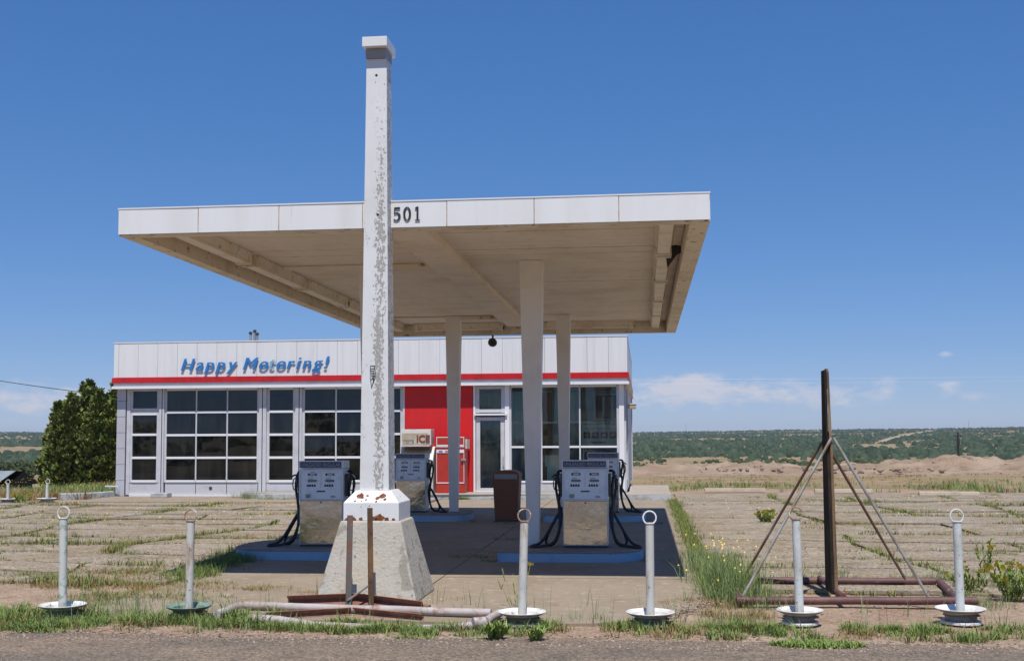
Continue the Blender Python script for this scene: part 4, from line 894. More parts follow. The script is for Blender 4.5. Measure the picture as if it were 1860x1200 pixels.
# ------------------------------------------------------------------ old sign post on a red pipe frame
sp_ = thing('braced_sign_post', 'tall weathered brown post with four rod braces on dark red pipes', 'sign post', (2.2, 14, 0))
b = B()
def post_seg(x0, x1, y0, y1, z0, xb0, xb1, yb0, yb1, z1): b.frust((x0, x1, y0, y1), (xb0, xb1, yb0, yb1), z0, z1)
post_seg(2.198, 2.238, 13.93, 14.38, .06, 2.188, 2.218, 13.97, 14.30, 1.86)
b.build('post', 'post', sp_, bevel=.006)
b = B(); b.frust((2.164, 2.197, 13.935, 14.42), (2.154, 2.186, 13.975, 14.34), .06, 1.86); b.frust((2.154, 2.185, 13.985, 14.34), (2.144, 2.171, 14.01, 14.24), 1.8602, 2.68); b.build('shaded_side', 'postshade', sp_)  # added strip along the post, carrying its left-face shade as dark colour
b = B(); b.frust((2.186, 2.214, 13.98, 14.29), (2.172, 2.198, 14.0, 14.20), 1.862, 2.66); b.frust((2.172, 2.198, 14.0, 14.20), (2.176, 2.196, 14.06, 14.18), 2.6602, 2.70); b.build('post_top', 'post', sp_)
b = B(); b.box(2.166, 2.176, 13.962, 13.974, 1.95, 2.45); b.build('edge_strip', 'brace', sp_)
for nm, m, p, q in (('brace', 'brace', (2.20, 13.95, 1.87), (1.10, 13.40, .10)), ('brace', 'bracedark', (2.15, 14.33, 1.82), (1.26, 15.2, .09)), ('brace', 'brace', (2.23, 13.95, 1.87), (3.15, 13.5, .10)), ('brace', 'bracedark', (2.23, 14.33, 1.75), (3.27, 15.2, .09))):
    pipe([p, q], .017, m, nm, sp_, 8)
pipe(wob((1.02, 13.36, .055), (3.68, 13.53, .055), 8, .004), .045, 'pipered', 'pipe', sp_)
pipe(wob((1.12, 15.22, .055), (3.66, 15.30, .055), 8, .004), .045, 'pipered', 'pipe', sp_)
pipe(wob((3.70, 15.25, .055), (3.50, 13.60, .055), 5, .004), .043, 'pipered', 'pipe', sp_)
pipe(wob((1.14, 15.15, .055), (1.06, 13.44, .055), 5, .004), .043, 'pipered', 'pipe', sp_)
pipe([(2.21, 13.47, .10), (2.21, 15.2, .10)], .03, 'pipered', 'cross_pipe', sp_)
B().box(2.20, 2.30, 13.75, 13.92, .02, .10).build('foot_plate', 'rust', sp_)

# ------------------------------------------------------------------ ringed posts standing in wheel rims
def make_bollard(x, y, label, pm='bollard', ring='bollard', rimm='rim', lean=(0, 0), h=.93, zr=.16, rr=.25, top=True):
    t = thing('ringed_bollard', label, 'bollard', (x, y, 0), 'ringed bollards along the lot edge')
    b = B(); b.lathe([(0, .01), (rr*.58, .01), (rr*.60, .025), (rr*.56, .03), (rr*.60, .06), (rr*.66, .10), (rr*.80, zr-.03), (rr*.98, zr-.008), (rr*1.0, zr), (rr*.98, zr+.004), (rr*.93, zr-.004), (rr*.78, zr-.035), (rr*.5, zr-.055), (0, zr-.06)], (x, y, 0), 30)
    b.build('wheel_rim', rimm, t, smooth=True)
    b = B(); b.lathe([(rr*.60, .012), (rr*.615, .03), (rr*.62, .06), (rr*.68, .10), (rr*.82, zr-.031), (rr*.955, zr-.014)], (x, y, 0), 30); b.build('rim_wall', 'rimdirt', t, smooth=True)
    b = B(); b.lathe([(0, .016), (rr*.78, .016), (rr*.80, .006), (rr*.80, -.01)], (x, y, 0), 24); b.build('rim_foot', 'rim', t)
    lx, ly = lean; tx_, ty_ = x+lx, y+ly
    pipe([(x, y, .05), (x+lx*.45, y+ly*.5, .5), (tx_, ty_, h)], .043, pm, 'post', t, 16)
    b = B(); b.lathe([(.0, .075), (.09, .075), (.17, .066), (.185, .055)], (x+.01, y, zr-.12-.005), 14); b.build('dirt_fill', 'dirt', t)
    b = B(); b.lathe([(.046, -.012), (.05, -.006), (.05, .0), (.0, .002)], (tx_, ty_, h), 14); b.build('weld_cap', ring, t)
    b = B(); b.tube([(tx_+.066*math.cos(a), ty_+.01*math.sin(a), h+.052+.066*math.sin(a)) for a in np.linspace(0, 2*math.pi, 29)[:-1]], .0085, 7, closed=True); b.build('ring', ring, t, smooth=True)
    return t
make_bollard(-6.28, 12.02, 'ringed white post with chipped green lower paint in a white rim', 'bollardchip', 'rim', 'rim', (-.012, 0), 1.05, .12)
make_bollard(-4.88, 12.08, 'rust-streaked ringed post in a green wheel rim', 'bollardrust', 'ringrust', 'rimgreen', (.006, 0), 1.02, .115, .245)
make_bollard(-1.26, 11.92, 'ringed white post leaning slightly beside the end of the white pipe frame', 'bollardrust', 'ringrust', 'rim', (.028, .02), 1.04, .12)
make_bollard(.05, 12.0, 'speckled white ringed post standing clear on bare concrete before the pump islands', 'bollardrust', 'rim', 'rim', (.004, -.015), 1.02, .12)
make_bollard(1.57, 12.2, 'grey white ringed post with rusty ring before the braced sign post', 'bollard', 'ringrust', 'rim', (-.018, .01), 1.05, .13, .235)
make_bollard(3.20, 12.37, 'clean grey white ringed post beside the bushy yellow weed', 'bollard', 'bollard', 'rim', (-.008, 0), 1.02, .14, .25)
make_bollard(-19.40, 33.6, 'far small ringed white post at the left frame edge', 'bollard', 'rim', 'rim', (-.01, 0), .56, .10, .30)
make_bollard(-18.30, 33.9, 'far small ringed white post before the dark junipers', 'bollard', 'rim', 'rim', (.02, 0), .56, .10, .30)

# ------------------------------------------------------------------ kerbs, stops, blocks
for (xa, xb, y, lb) in ((2.07, 4.12, 40.3, 'concrete parking stop nearest to the raised walk'), (5.66, 7.54, 39.6, 'middle concrete parking stop behind the braced post'), (8.64, 10.48, 37.9, 'rightmost concrete parking stop along the weeds')):
    o = B().prismx([(y-.10, .0), (y+.10, .0), (y+.075, .13), (y-.075, .13)], xa, xb).build('parking_stop', 'stop', bevel=.02)
    tag(o, lb, 'parking stop', 'concrete parking stops at the lot edge')
kb = thing('kerb_wall', 'low curved white capped kerb at the left corner of the station', 'kerb', (-18, 36, 0))
pts = [(-18.6, 35.35), (-18.3, 35.5), (-17.95, 35.85), (-17.7, 36.4), (-17.58, 37.0)]
poly = pts + [(x-.14, y+.16) for x, y in reversed(pts)]
B().prism(poly, -.03, .145).build('kerb_body', 'kerbpaint', kb); B().prism([(x-.01, y-.01) for x, y in pts]+[(x-.16, y+.18) for x, y in reversed(pts)], .146, .17).build('kerb_cap', 'rail', kb)
tag(B().box(-15.95, -15.38, 36.1, 36.5, .006, .15).build('concrete_block', 'kerbpaint', bevel=.015), 'short pale concrete block between narrow window and garage door', 'block')
o = B().tube(spline([(-17.9, 36.95, .33), (-17.6, 36.9, .33), (-17.45, 36.92, .30), (-17.42, 36.95, .05)], 6), .03, 8).build('bent_pipe', 'kerbpaint', smooth=True); tag(o, 'short bent pale pipe at the left corner of the station', 'pipe')
sdh = thing('small_shed', 'small dark shed with a pale metal roof at the left edge', 'shed', (-28, 46, -1))
B().box(-30, -26.15, 45.2, 47.2, -1.6, .05).build('wall', 'timber', sdh)
b = B(); b.add([(-30, 46.2, .60), (-26.35, 46.2, .60), (-26.6, 44.9, .0), (-30, 44.9, .0), (-30, 46.2, .57), (-26.35, 46.2, .57), (-26.6, 44.9, -.03), (-30, 44.9, -.03)], [(0, 3, 2, 1), (4, 5, 6, 7), (0, 1, 5, 4), (1, 2, 6, 5), (2, 3, 7, 6), (3, 0, 4, 7)]); b.build('roof_sheet', 'roofmetal', sdh)
b = B(); b.add([(-30, 46.2, .60), (-26.0, 46.2, .58), (-25.9, 47.5, .0), (-30, 47.5, .0), (-26.1, 45.1, .0)], [(0, 1, 2, 3), (1, 4, 2)]); b.build('roof_sheet', 'timber', sdh)

# ------------------------------------------------------------------ junipers left of the station
def leafy(b, cx, cy, z0, h, rad, n, rg):
    """sprays of scale foliage: each spray is a little fan of pointed blades round its own tip"""
    for _ in range(n):
        t = rg.random()**.8; z = z0+h*t
        prof = rad*(min(1, .86+.6*t) if t < .22 else 1.0)*(max(0, 1-((t-.38)/.64)**2.4) if t > .38 else 1.0)
        a = rg.uniform(0, 2*math.pi); lump = 1+.40*noise.noise(Vector((math.cos(a)*1.6+cx, math.sin(a)*1.6, z*1.9)))
        rr_ = prof*lump*(.66+.40*rg.random()**.5)+.02
        c = Vector((cx+rr_*math.cos(a), cy+rr_*math.sin(a), z))
        d = Vector((math.cos(a)*.8, math.sin(a)*.8, .6+.7*rg.random())).normalized(); big = rg.uniform(.6, 1.5)
        for k in range(9):
            e = (d+Vector((rg.uniform(-.9, .9), rg.uniform(-.9, .9), rg.uniform(-.6, .7)))).normalized(); s_ = e.orthogonal().normalized(); s_.rotate(Matrix.Rotation(rg.uniform(0, 6.28), 3, e))
            L = rg.uniform(.09, .19)*big; w = L*.30; p = c+Vector((rg.uniform(-.04, .04), rg.uniform(-.04, .04), rg.uniform(-.04, .04)))
            o = len(b.v); b.v += [tuple(p), tuple(p+e*L*.55+s_*w), tuple(p+e*L), tuple(p+e*L*.55-s_*w)]; b.f.append((o, o+1, o+2, o+3))
tj = [(-24.2, 46.2, 3.5, .80, 'shortest juniper with a rounded top, nearest to the shed'), (-23.7, 45.7, 3.95, .76, 'juniper with a notched top between the shortest and the tallest'), (-23.2, 46.4, 4.4, .72, 'tallest dark juniper of the clump'), (-22.5, 45.8, 3.95, .72, 'slightly lower dark juniper between the tallest one and the station corner'), (-21.75, 46.2, 4.3, .76, 'juniper whose crown touches the grey corner panels of the station'), (-21.0, 46.6, 4.0, .7, 'juniper mostly hidden behind the station corner')]
for i, (x, y, h, rad, lb) in enumerate(tj):
    rg = random.Random(40+i); g0 = hgt(x, y)-.1
    t = thing('juniper_tree', lb, 'tree', (x, y, g0), 'dark junipers left of the station')
    b = B(); b.tube([(x, y, g0-.1), (x+.03, y, g0+h*.5), (x, y, g0+h*.85)], [.09, .06, .02], 7)
    for k in range(6):
        a = rg.uniform(0, 6.28); zq = g0+h*(.1+.1*k); b.tube([(x, y, zq), (x+.3*math.cos(a), y+.3*math.sin(a), zq+.3)], [.03, .012], 5)
    b.build('trunk', 'trunk', t)
    b = B(); leafy(b, x, y, g0+.02, h, rad, 1500, rg)
    for k in range(4):
        a = rg.uniform(0, 6.28); q = rg.uniform(.25, .5); leafy(b, x+q*math.cos(a), y+q*math.sin(a), g0+.05, h*rg.uniform(.6, 1.0), rad*.45, 330, rg)
    for k in range(5):
        a = rg.uniform(0, 6.28); q = rg.uniform(.0, .38); leafy(b, x+q*math.cos(a), y+q*math.sin(a), g0+h*.55, h*rg.uniform(.40, .56), .17, 90, rg)
    b.build('crown', 'leaf', t)
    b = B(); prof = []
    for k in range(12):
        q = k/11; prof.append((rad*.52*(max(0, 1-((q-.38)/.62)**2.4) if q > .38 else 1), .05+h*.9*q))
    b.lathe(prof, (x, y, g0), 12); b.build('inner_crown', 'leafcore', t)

# ------------------------------------------------------------------ scrub on the hills
ICO = bmesh.new(); bmesh.ops.create_icosphere(ICO, subdivisions=1, radius=1); icv = np.array([v.co[:] for v in ICO.verts]); icf = np.array([[v.index for v in f.verts] for f in ICO.faces]); ICO.free()
ICO = bmesh.new(); bmesh.ops.create_icosphere(ICO, subdivisions=2, radius=1); icv2 = np.array([v.co[:] for v in ICO.verts]); icf2 = np.array([[v.index for v in f.verts] for f in ICO.faces]); ICO.free()
def np_mesh(name, V, F, m):
    me = bpy.data.meshes.new(name); me.vertices.add(len(V)); me.vertices.foreach_set('co', np.asarray(V, dtype=np.float32).ravel())
    k = F.shape[1]; me.loops.add(F.size); me.loops.foreach_set('vertex_index', F.astype(np.int32).ravel())
    me.polygons.add(len(F)); me.polygons.foreach_set('loop_start', np.arange(0, F.size, k, dtype=np.int32)); me.update(calc_edges=True); me.validate()
    me.materials.append(M[m]); o = bpy.data.objects.new(name, me); C.objects.link(o); return o
OC = np.array([(1, 0, -.2), (.31, .95, -.1), (-.81, .59, -.2), (-.81, -.59, -.1), (.31, -.95, -.2), (.5, .36, .75), (-.19, .59, .8), (-.62, 0, .7), (-.19, -.59, .8), (.5, -.36, .7), (0, 0, 1.0)]); OF = np.array([(0, 1, 5), (1, 6, 5), (1, 2, 6), (2, 7, 6), (2, 3, 7), (3, 8, 7), (3, 4, 8), (4, 9, 8), (4, 0, 9), (0, 5, 9), (5, 6, 10), (6, 7, 10), (7, 8, 10), (8, 9, 10), (9, 5, 10)])
def bush_field(name, cnt, rmin, rmax, a0, a1, m, label, seed, smin, smax, v=icv, f=icf):
    g = np.random.default_rng(seed); Vs, Fs = [], []; o = 0; made = 0; tries = 0
    while made < cnt and tries < cnt*4:
        tries += 1
        r = math.sqrt(g.uniform(rmin**2, rmax**2)) if g.random() < .6 else rmin*(rmax/rmin)**g.random(); a = g.uniform(a0, a1); x, y = r*math.sin(a), r*math.cos(a)
        cl_ = .45*noise.noise(Vector((x*.010, y*.006, 9.1))) + .8*noise.noise(Vector((x*.045, y*.022, 4.1)))
        if cl_ < -.16+g.uniform(-.15, .15): continue
        if abs(a-(.195+.05*(r-600)/900)) < .0035+1.6/r and 590 < r < 1560: continue          # a cleared track up the slope
        if a < -.3 and 900 < r < 1120 and g.random() < .8: continue
        s = g.uniform(smin, smax); z = hgt(x, y)
        q = v*(s*g.uniform(.8, 1.5), s*g.uniform(.8, 1.3), s*g.uniform(.7, 1.3))*(1+g.normal(0, .16, (len(v), 1)))
        Vs.append(q+(x, y, z+s*.35)); Fs.append(f+o); o += len(v); made += 1
    ob = np_mesh(name, np.vstack(Vs), np.vstack(Fs), m); ob['kind'] = 'stuff'; ob['label'] = label
    for p in ob.data.polygons: p.use_smooth = True
    return ob
bush_field('hillside_scrub', 30000, 330, 1790, -.66, .46, 'bushfar', 'dark juniper scrub covering the far slopes', 1, .55, 1.45, OC, OF)
bush_field('valley_scrub', 2600, 190, 420, -.66, .46, 'bush', 'scattered scrub in the shallow valley', 2, .35, .85)
bush_field('roadside_woodland', 3600, 140, 1200, 1.2, 5.08, 'bush', 'scrub woodland across the road', 3, 1.2, 2.6)
b = B(); TR = [(600+40*k, .195+.05*(40*k)/900) for k in range(24)]
for r, a in TR:
    for e in (-1, 1): q = a+e*.0028; b.v.append((r*math.sin(q), r*math.cos(q), hgt(r*math.sin(q), r*math.cos(q))+.6))
for k in range(len(TR)-1): b.f.append((2*k, 2*k+1, 2*k+3, 2*k+2))
struct(b.build('dirt_track', 'track'))
rg = random.Random(77)
where = ('behind the shed roof ridge', 'just above the shed roof', 'halfway up the slope above the shed', 'upper left above the shed', 'close beside the far left ringed post', 'high on the slope at the frame edge', 'above the pale strip of slope', 'nearest to the juniper clump foot', 'topmost on the sandy slope', 'left of the juniper clump at mid height', 'on the crest of the sandy slope', 'lowest by the tall grass')
for i, (x, y, s) in enumerate(((-62, 110, 1.0), (-58, 117, .9), (-70, 118, 1.15), (-66, 130, 1.2), (-61, 104, .8), (-80, 150, 1.3), (-75, 138, 1.0), (-56, 100, .8), (-92, 172, 1.5), (-72, 125, .95), (-86, 152, 1.1), (-52, 92, .75))):
    t = thing('scrub_bush', ('round', 'spreading', 'loose', 'low')[i % 4] + ' grey green bush ' + where[i], 'bush', (x, y, hgt(x, y)-.05), 'bushes on the sandy slope')
    b = B(); z0 = hgt(x, y)-.05; b.tube([(x, y, z0), (x, y, z0+s*.8)], [.07, .03], 6); b.build('stem', 'trunk', t)
    b = B()
    for _ in range(700):
        u = Vector((rg.gauss(0, 1), rg.gauss(0, 1), rg.gauss(0, 1))).normalized()*(rg.random()**.35); lump = 1+.35*noise.noise(u*2+Vector((i, 0, 0)))
        p = Vector((x+u.x*s*lump*1.15, y+u.y*s*lump*1.15, max(z0+s*.75+u.z*s*.8*lump, z0+.05))); e = Vector((rg.uniform(-1, 1), rg.uniform(-1, 1), rg.uniform(-.2, 1))).normalized(); q = e.orthogonal().normalized(); L = rg.uniform(.14, .3)
        o = len(b.v); b.v += [tuple(p-q*L*.4), tuple(p+q*L*.4), tuple(p+e*L)]; b.f.append((o, o+1, o+2))
    b.build('crown', 'bush', t)

# ------------------------------------------------------------------ grass and weeds
def blades(name, P, m, label):
    """P rows: x, y, z, height, width, yaw, lean"""
    P = np.asarray(P, dtype=np.float64); n = len(P)
    x, y, z, h, w, a, ln = P.T
    dx, dy = np.cos(a), np.sin(a); px_, py_ = -dy, dx
    V = np.zeros((n, 5, 3))
    for k, (t, ww) in enumerate(((0, .5), (0, -.5), (.55, .38), (.55, -.38), (1, 0))):
        off = ln*h*t**1.6
        V[:, k, 0] = x+dx*off+px_*w*ww; V[:, k, 1] = y+dy*off+py_*w*ww; V[:, k, 2] = z+h*t*np.sqrt(np.maximum(.15, 1-(ln*t*.6)**2))
    base = (np.arange(n)*5)[:, None]
    T = np.concatenate([base+np.array([[0, 1, 3]]), base+np.array([[0, 3, 2]]), base+np.array([[2, 3, 4]])])
    ob = np_mesh(name, V.reshape(-1, 3), T, m)
    if label: ob['kind'] = 'stuff'; ob['label'] = label
    return ob
def tuft(L, x, y, n, h, spread, w=.007, lean=(.1, .9), z=None):
    for _ in range(n):
        a = NR.uniform(0, 2*math.pi); r = spread*math.sqrt(NR.random())
        L.append((x+r*math.cos(a), y+r*math.sin(a), -.03 if z is None else z, h*NR.uniform(.45, 1.15), w*NR.uniform(.7, 1.4), NR.uniform(0, 2*math.pi) if NR.random() < .5 else a, NR.uniform(lean[0], lean[1]+.35)))
green, grey, dry, crack = [], [], [], []
def patch(L, cx, cy, rx, ry, nt, nb_, h, sp=.07, w=.007):
    for _ in range(nt):
        a = NR.uniform(0, 6.283); r = math.sqrt(NR.random()); x = cx+rx*r*math.cos(a); y = cy+ry*r*math.sin(a)
        tuft(L, x, y, nb_, h*NR.uniform(.6, 1.2)*(1-.3*r), sp, w)
# verge along the road, dense on the left
for c in ((-6.6, 11.6, .9, .5, 120), (-5.5, 11.8, .7, .26, 60), (-4.75, 11.85, .7, .2, 44), (-6.9, 12.3, .5, .8, 60), (-6.1, 11.35, .5, .28, 50)): patch(green, *c, 24, .10, .09, .008)
for k in range(70): tuft(green, -7+3.2*NR.random(), 11.55+.7*NR.random(), 30, .1+.13*NR.random(), .07, .008, (.2, 1.4))
for k in range(60): tuft(dry if k % 2 else grey, -7+3.4*NR.random(), 11.15+1.0*NR.random(), 14, .08+.12*NR.random(), .1, .006, (.2, 1.4))
for k in range(46): tuft(green if k % 3 else dry, -3.9+8.5*NR.random(), 11.1+.75*NR.random(), 14, .05+.10*NR.random(), .09, .008, (.3, 1.5))
for c in ((-5.0, 11.95, .4, .2, 26), (-4.3, 11.65, .45, .22, 34), (-3.75, 11.5, .25, .15, 18), (-3.35, 11.52, .35, .16, 26), (-2.95, 11.4, .3, .15, 22), (-2.5, 11.55, .35, .16, 30), (-2.25, 11.25, .2, .12, 16), (-1.9, 11.62, .22, .14, 20), (-1.15, 11.75, .35, .2, 34), (-2.2, 10.98, .2, .08, 8),
          (-.15, 11.85, .35, .14, 26), (.2, 11.8, .25, .12, 16), (1.0, 11.85, .45, .18, 36), (1.25, 11.6, .25, .12, 16), (2.3, 11.95, .45, .14, 34), (2.75, 11.9, .25, .13, 16), (.75, 11.35, .2, .1, 9), (3.6, 12.0, .3, .2, 16), (4.2, 12.2, .5, .3, 26), (-1.5, 10.95, .12, .06, 5)):
    patch(green, *c, 20, .125, .06, .008)
    patch(dry, c[0]+.1, c[1]-.03, c[2]*1.1, c[3]*1.1, max(3, c[4]//6), 10, .08, .08)
for c in ((-6.2, 13.0, .7, .35, 34), (-5.0, 13.0, .5, .25, 12), (-5.6, 12.15, .6, .3, 26), (.9, 12.3, .4, .3, 16), (1.2, 14.2, .45, .5, 40), (3.75, 13.9, .4, .5, 26), (4.3, 15.6, .5, .5, 22), (2.6, 16.4, .3, .15, 12), (-.5, 12.1, .4, .2, 8)): patch(grey, *c, 12, .2, .1, .005)
for c in ((-6.9, 15.2, .6, .5, 50), (-5.9, 14.2, .7, .35, 50), (-5.2, 14.3, .5, .2, 26), (.95, 12.7, .4, .3, 40), (.6, 13.6, .4, .3, 40), (3.9, 15.2, .6, .5, 40), (1.4, 15.6, .4, .3, 20), (-3.9, 13.95, .35, .14, 24), (-4.7, 14.5, .3, .1, 14), (-2.3, 13.6, .2, .2, 8), (2.7, 15.7, .35, .12, 12), (2.05, 11.6, .3, .15, 10), (.2, 11.5, .4, .2, 12), (1.05, 11.9, .3, .2, 12)): patch(dry, *c, 16, .11, .09, .006)
patch(green, -4.0, 14.05, .5, .1, 26, 14, .07)
for k in range(34):
    cx_, cy_ = -3.9+8.4*NR.random(), 11.25+.75*NR.random(); patch(green if k % 4 else crack, cx_, cy_, .12+.2*NR.random(), .05+.06*NR.random(), 8, 16, .07+.08*NR.random(), .06, .008)
# weed strip along the right edge of the pad, and the tall clump at its front
for k in range(900):
    y = 14.2+21*NR.random(); tuft(crack if k % 3 else green, .86+NR.normal(0, .10), y, 9, .16 if y < 19 else .13, .08)
for k in range(150):
    y = 13.2+5.2*NR.random(); x = .98+NR.normal(0, .22)+.12*(17-y)/4; tuft(grey if k % 3 else green, x, y, 14, .42 if 14 < y < 16.8 else .26, .1, .006, (.05, .7))
# left edge of the pad, in the canopy's shade
for k in range(260):
    y = 14.8+7*NR.random(); tuft(crack if k % 2 else green, -6.25+NR.normal(0, .18), y, 12, .2, .1)
for k in range(80): tuft(green, -12.6+4*NR.random(), 35.3+NR.normal(0, .12), 10, .14, .1)
for k in range(90): tuft(crack, -6.4+7*NR.random(), 35.36+NR.normal(0, .05), 8, .12, .08)
for k in range(60): tuft(green, -5.9+.5*NR.random(), 35.3+NR.normal(0, .05), 10, .16, .1)
for k in range(50): tuft(green, -12.6+NR.normal(0, .3), 36.0+NR.normal(0, .2), 10, .3, .1)
# shaded weeds round the islands
for c in ((-2.75, 18.3, .5, .2, 26), (-2.4, 17.7, .2, .1, 8), (.2, 17.9, .25, .15, 14), (-3.0, 25.4, .4, .15, 12), (-2.6, 21.5, .3, .08, 8), (.3, 25.6, .2, .1, 8), (-3.7, 25.9, .2, .15, 8)): patch(green, *c, 12, .13)
# cracks of the lots
for x, y, w in crack_lines:
    k = NR.random()
    if k < w*1.2+.04:
        wide = .02+.075*max(0, w-.3); far = min(1, y/30)
        for _ in range(1+int(w > .8)+int(w > 1.1)):
            tuft(crack if NR.random() < .72 else (green if NR.random() < .6 else dry), x+NR.normal(0, .05), y+NR.normal(0, wide*2.2), 8, .05+.10*w, .08, .009+.005*far)
# diagonal weed runs and loose patches
for c in ((-17.3, 28.8, 1.2, .45, 50), (-14.2, 27.6, 1.0, .4, 40), (-12.4, 30.2, 1.3, .4, 40), (-15.9, 24.8, 1.0, .3, 30), (-11.5, 24.6, .8, .25, 26), (-9.2, 21.2, .9, .3, 40), (-8.5, 18.6, .8, .3, 36), (-10.5, 18.7, .7, .25, 26), (-11.0, 33.0, 1.5, .4, 36), (-13.5, 20.9, .7, .3, 24), (-7.3, 16.3, .4, .3, 26), (-8.6, 15.6, .6, .25, 26),
          (3.3, 33.6, .9, .3, 20), (4.6, 35.5, 1.2, .4, 24), (7.7, 34, 1.0, .3, 20), (3.6, 18.5, .6, .15, 22), (4.0, 17.7, .7, .14, 22), (3.9, 21.9, .5, .25, 20), (6.0, 26.5, .8, .3, 22), (7.8, 22.3, .5, .3, 18), (5.2, 29.3, .7, .3, 20), (6.8, 30.4, 1.0, .3, 24), (9.3, 29, .9, .3, 20), (4.8, 24.3, .4, .12, 10), (5.6, 19.5, .6, .12, 16)): patch(crack, *c, 11, .12, .1, .009)
for c in ((-7.2, 14.6, .9, .35, 70), (-6.4, 13.6, .8, .3, 60), (-5.5, 13.4, .6, .2, 34), (-7.6, 16.0, .7, .3, 44), (-6.0, 14.6, .6, .25, 40), (-4.9, 14.2, .35, .12, 18)):
    patch(dry, *c, 13, .10, .1, .008); patch(crack, c[0]+.2, c[1]+.1, c[2], c[3], c[4]//2, 13, .13, .1, .009)
for c in ((-6.35, 16.3, .3, .35, 26), (-6.45, 17.4, .3, .6, 40), (-6.7, 18.6, .3, .6, 30), (-6.2, 15.6, .3, .25, 18)): patch(green, *c, 16, .24, .1, .009)
for c in ((2.5, 15.5, .3, .15, 12), (2.05, 15.7, .25, .15, 10), (3.6, 15.9, .4, .2, 14)): patch(grey, *c, 12, .26, .1, .006); patch(dry, *c, 10, .12, .1, .007)
for k in range(80):
    y = 13.6+2.4*NR.random(); x = 1.08+NR.normal(0, .19); tuft(grey if k % 4 else green, x, y, 13, .22+.28*NR.random(), .1, .006, (.05, .7)); 
    if k % 4 == 0: tuft(dry, x, y-.5, 12, .12, .12, .007)
for k in range(110):
    if k % 2: cx_, cy_ = -20+13.5*NR.random(), 15+18*NR.random()
    else: cx_, cy_ = 1.2+12*NR.random(), 15+24*NR.random()
    patch(dry if NR.random() < .35 else crack, cx_, cy_, NR.uniform(.15, .7), NR.uniform(.08, .25), int(NR.uniform(4, 22)), 9, NR.uniform(.05, .12), .08, .009)
# weeds beyond the lots and the fields
for k in range(1500):
    x = 1.0+15*NR.random(); y = 40.4+6.5*NR.random()**1.2
    if noise.noise(Vector((x*.35, y*.3, 7.7))) < -.05+.3*NR.random()-.15: continue
    tuft(green if noise.noise(Vector((x*.5, y*.5, 2))) > .02 else (grey if NR.random() < .6 else dry), x, y, 8, .19 if NR.random() < .88 else .45, .14, .014, z=-.03)
for k in range(2300):
    x = 0+32*NR.random(); y = 44+28*NR.random(); d = noise.noise(Vector((x*.10, y*.25, 3))); L = (green if d > .38 else dry)
    if d < .1 and NR.random() < .8: continue
    tuft(L, x, y, 7, .13 if L is dry else .22, .2, .018, z=hgt(x, y)-.05)
for k in range(2600):
    x = -27+9.3*NR.random(); y = 34.6+10*NR.random()
    if x > -17.7 or (y < 35.4 and x > -18.9): continue
    if y < 35.2-.35*(x+19): pass
    d = noise.noise(Vector((x*.3, y*.3, 5))); tuft(dry if d > .12 or y > 42 else (grey if d > -.15 else green), x, y, 9, .42, .16, .013, z=hgt(x, y)-.05)
for k in range(900): x = -30+9*NR.random(); y = 27+7*NR.random(); tuft(crack, x-2, y, 7, .16, .1, .01)
for k in range(90):
    x = -6.8+11*NR.random(); y = 11.8+1.6*NR.random(); tuft(grey, x, y, 5, .22+.22*NR.random(), .08, .005, (.05, .6))
blades('green_grass', green, 'grass', 'green grass tufts along the road verge and weeds in cracks')
blades('grey_green_weeds', grey, 'greygrass', 'tall grey green weeds')
blades('dry_grass', dry, 'dry', 'dry straw coloured grass patches')
blades('crack_weeds', crack, 'crackgrass', 'olive weeds growing out of the asphalt cracks')

def weed_plant(x, y, h, n, fl, label, spread=.12, group=None, nl=12, lw=.022):
    t = thing('flowering_weed' if fl else 'grass_clump', label, 'weed' if fl else 'grass clump', (x, y, 0), group)
    L = []; F = B(); stems = B()
    for k in range(n):
        a = rnd.uniform(0, 6.28); r = spread*math.sqrt(rnd.random()); bx_, by_ = x+r*math.cos(a)*.4, y+r*math.sin(a)*.4; hh = h*rnd.uniform(.6, 1.1)
        tx_, ty_ = x+r*math.cos(a)*1.3, y+r*math.sin(a)*1.3
        stems.tube([(bx_, by_, -.03), ((bx_+tx_)/2, (by_+ty_)/2, hh*.55), (tx_, ty_, hh)], [.004, .003, .0025], 4)
        for q in range(nl):
            tt = rnd.uniform(.05, .95); L.append((bx_+(tx_-bx_)*tt, by_+(ty_-by_)*tt, hh*tt-.03, rnd.uniform(.06, .13), lw, rnd.uniform(0, 6.28), rnd.uniform(.5, 1.2)))
        if fl and k % fl == 0:
            for q in range(3):
                c = Vector((tx_+rnd.gauss(0, .02), ty_+rnd.gauss(0, .02), hh+rnd.uniform(-.03, .02))); rr_ = rnd.uniform(.018, .034)
                o = len(F.v); F.v.append(tuple(c+Vector((0, 0, .004))))
                for w in range(8): aa = w*math.pi/4; q_ = rr_*(1 if w % 2 else .6); F.v.append((c.x+q_*math.cos(aa), c.y-.4*q_*math.sin(aa), c.z+.8*q_*math.sin(aa)))
                for w in range(8): F.f.append((o, o+1+w, o+1+(w+1) % 8))
    stems.build('stem', 'weed', t)
    lo = blades('leaf', [(p[0]-x, p[1]-y)+p[2:] for p in L], 'weed', None); lo.parent = t
    if fl and F.v: F.build('flower', 'flower', t, kind='stuff')
    return t
weed_plant(4.27, 14.2, .38, 30, 1, 'bushy yellow flowered weed at the right frame edge', .22)
weed_plant(4.02, 14.9, .34, 9, 2, 'low weed with scattered yellow flowers left of the bushy one', .3)
weed_plant(4.66, 16.7, .48, 7, 2, 'tall leafy weed with yellow tops behind the rightmost ringed post', .12)
weed_plant(-1.42, 11.0, .13, 16, 0, 'small bright green leafy clump left at the road edge', .12)
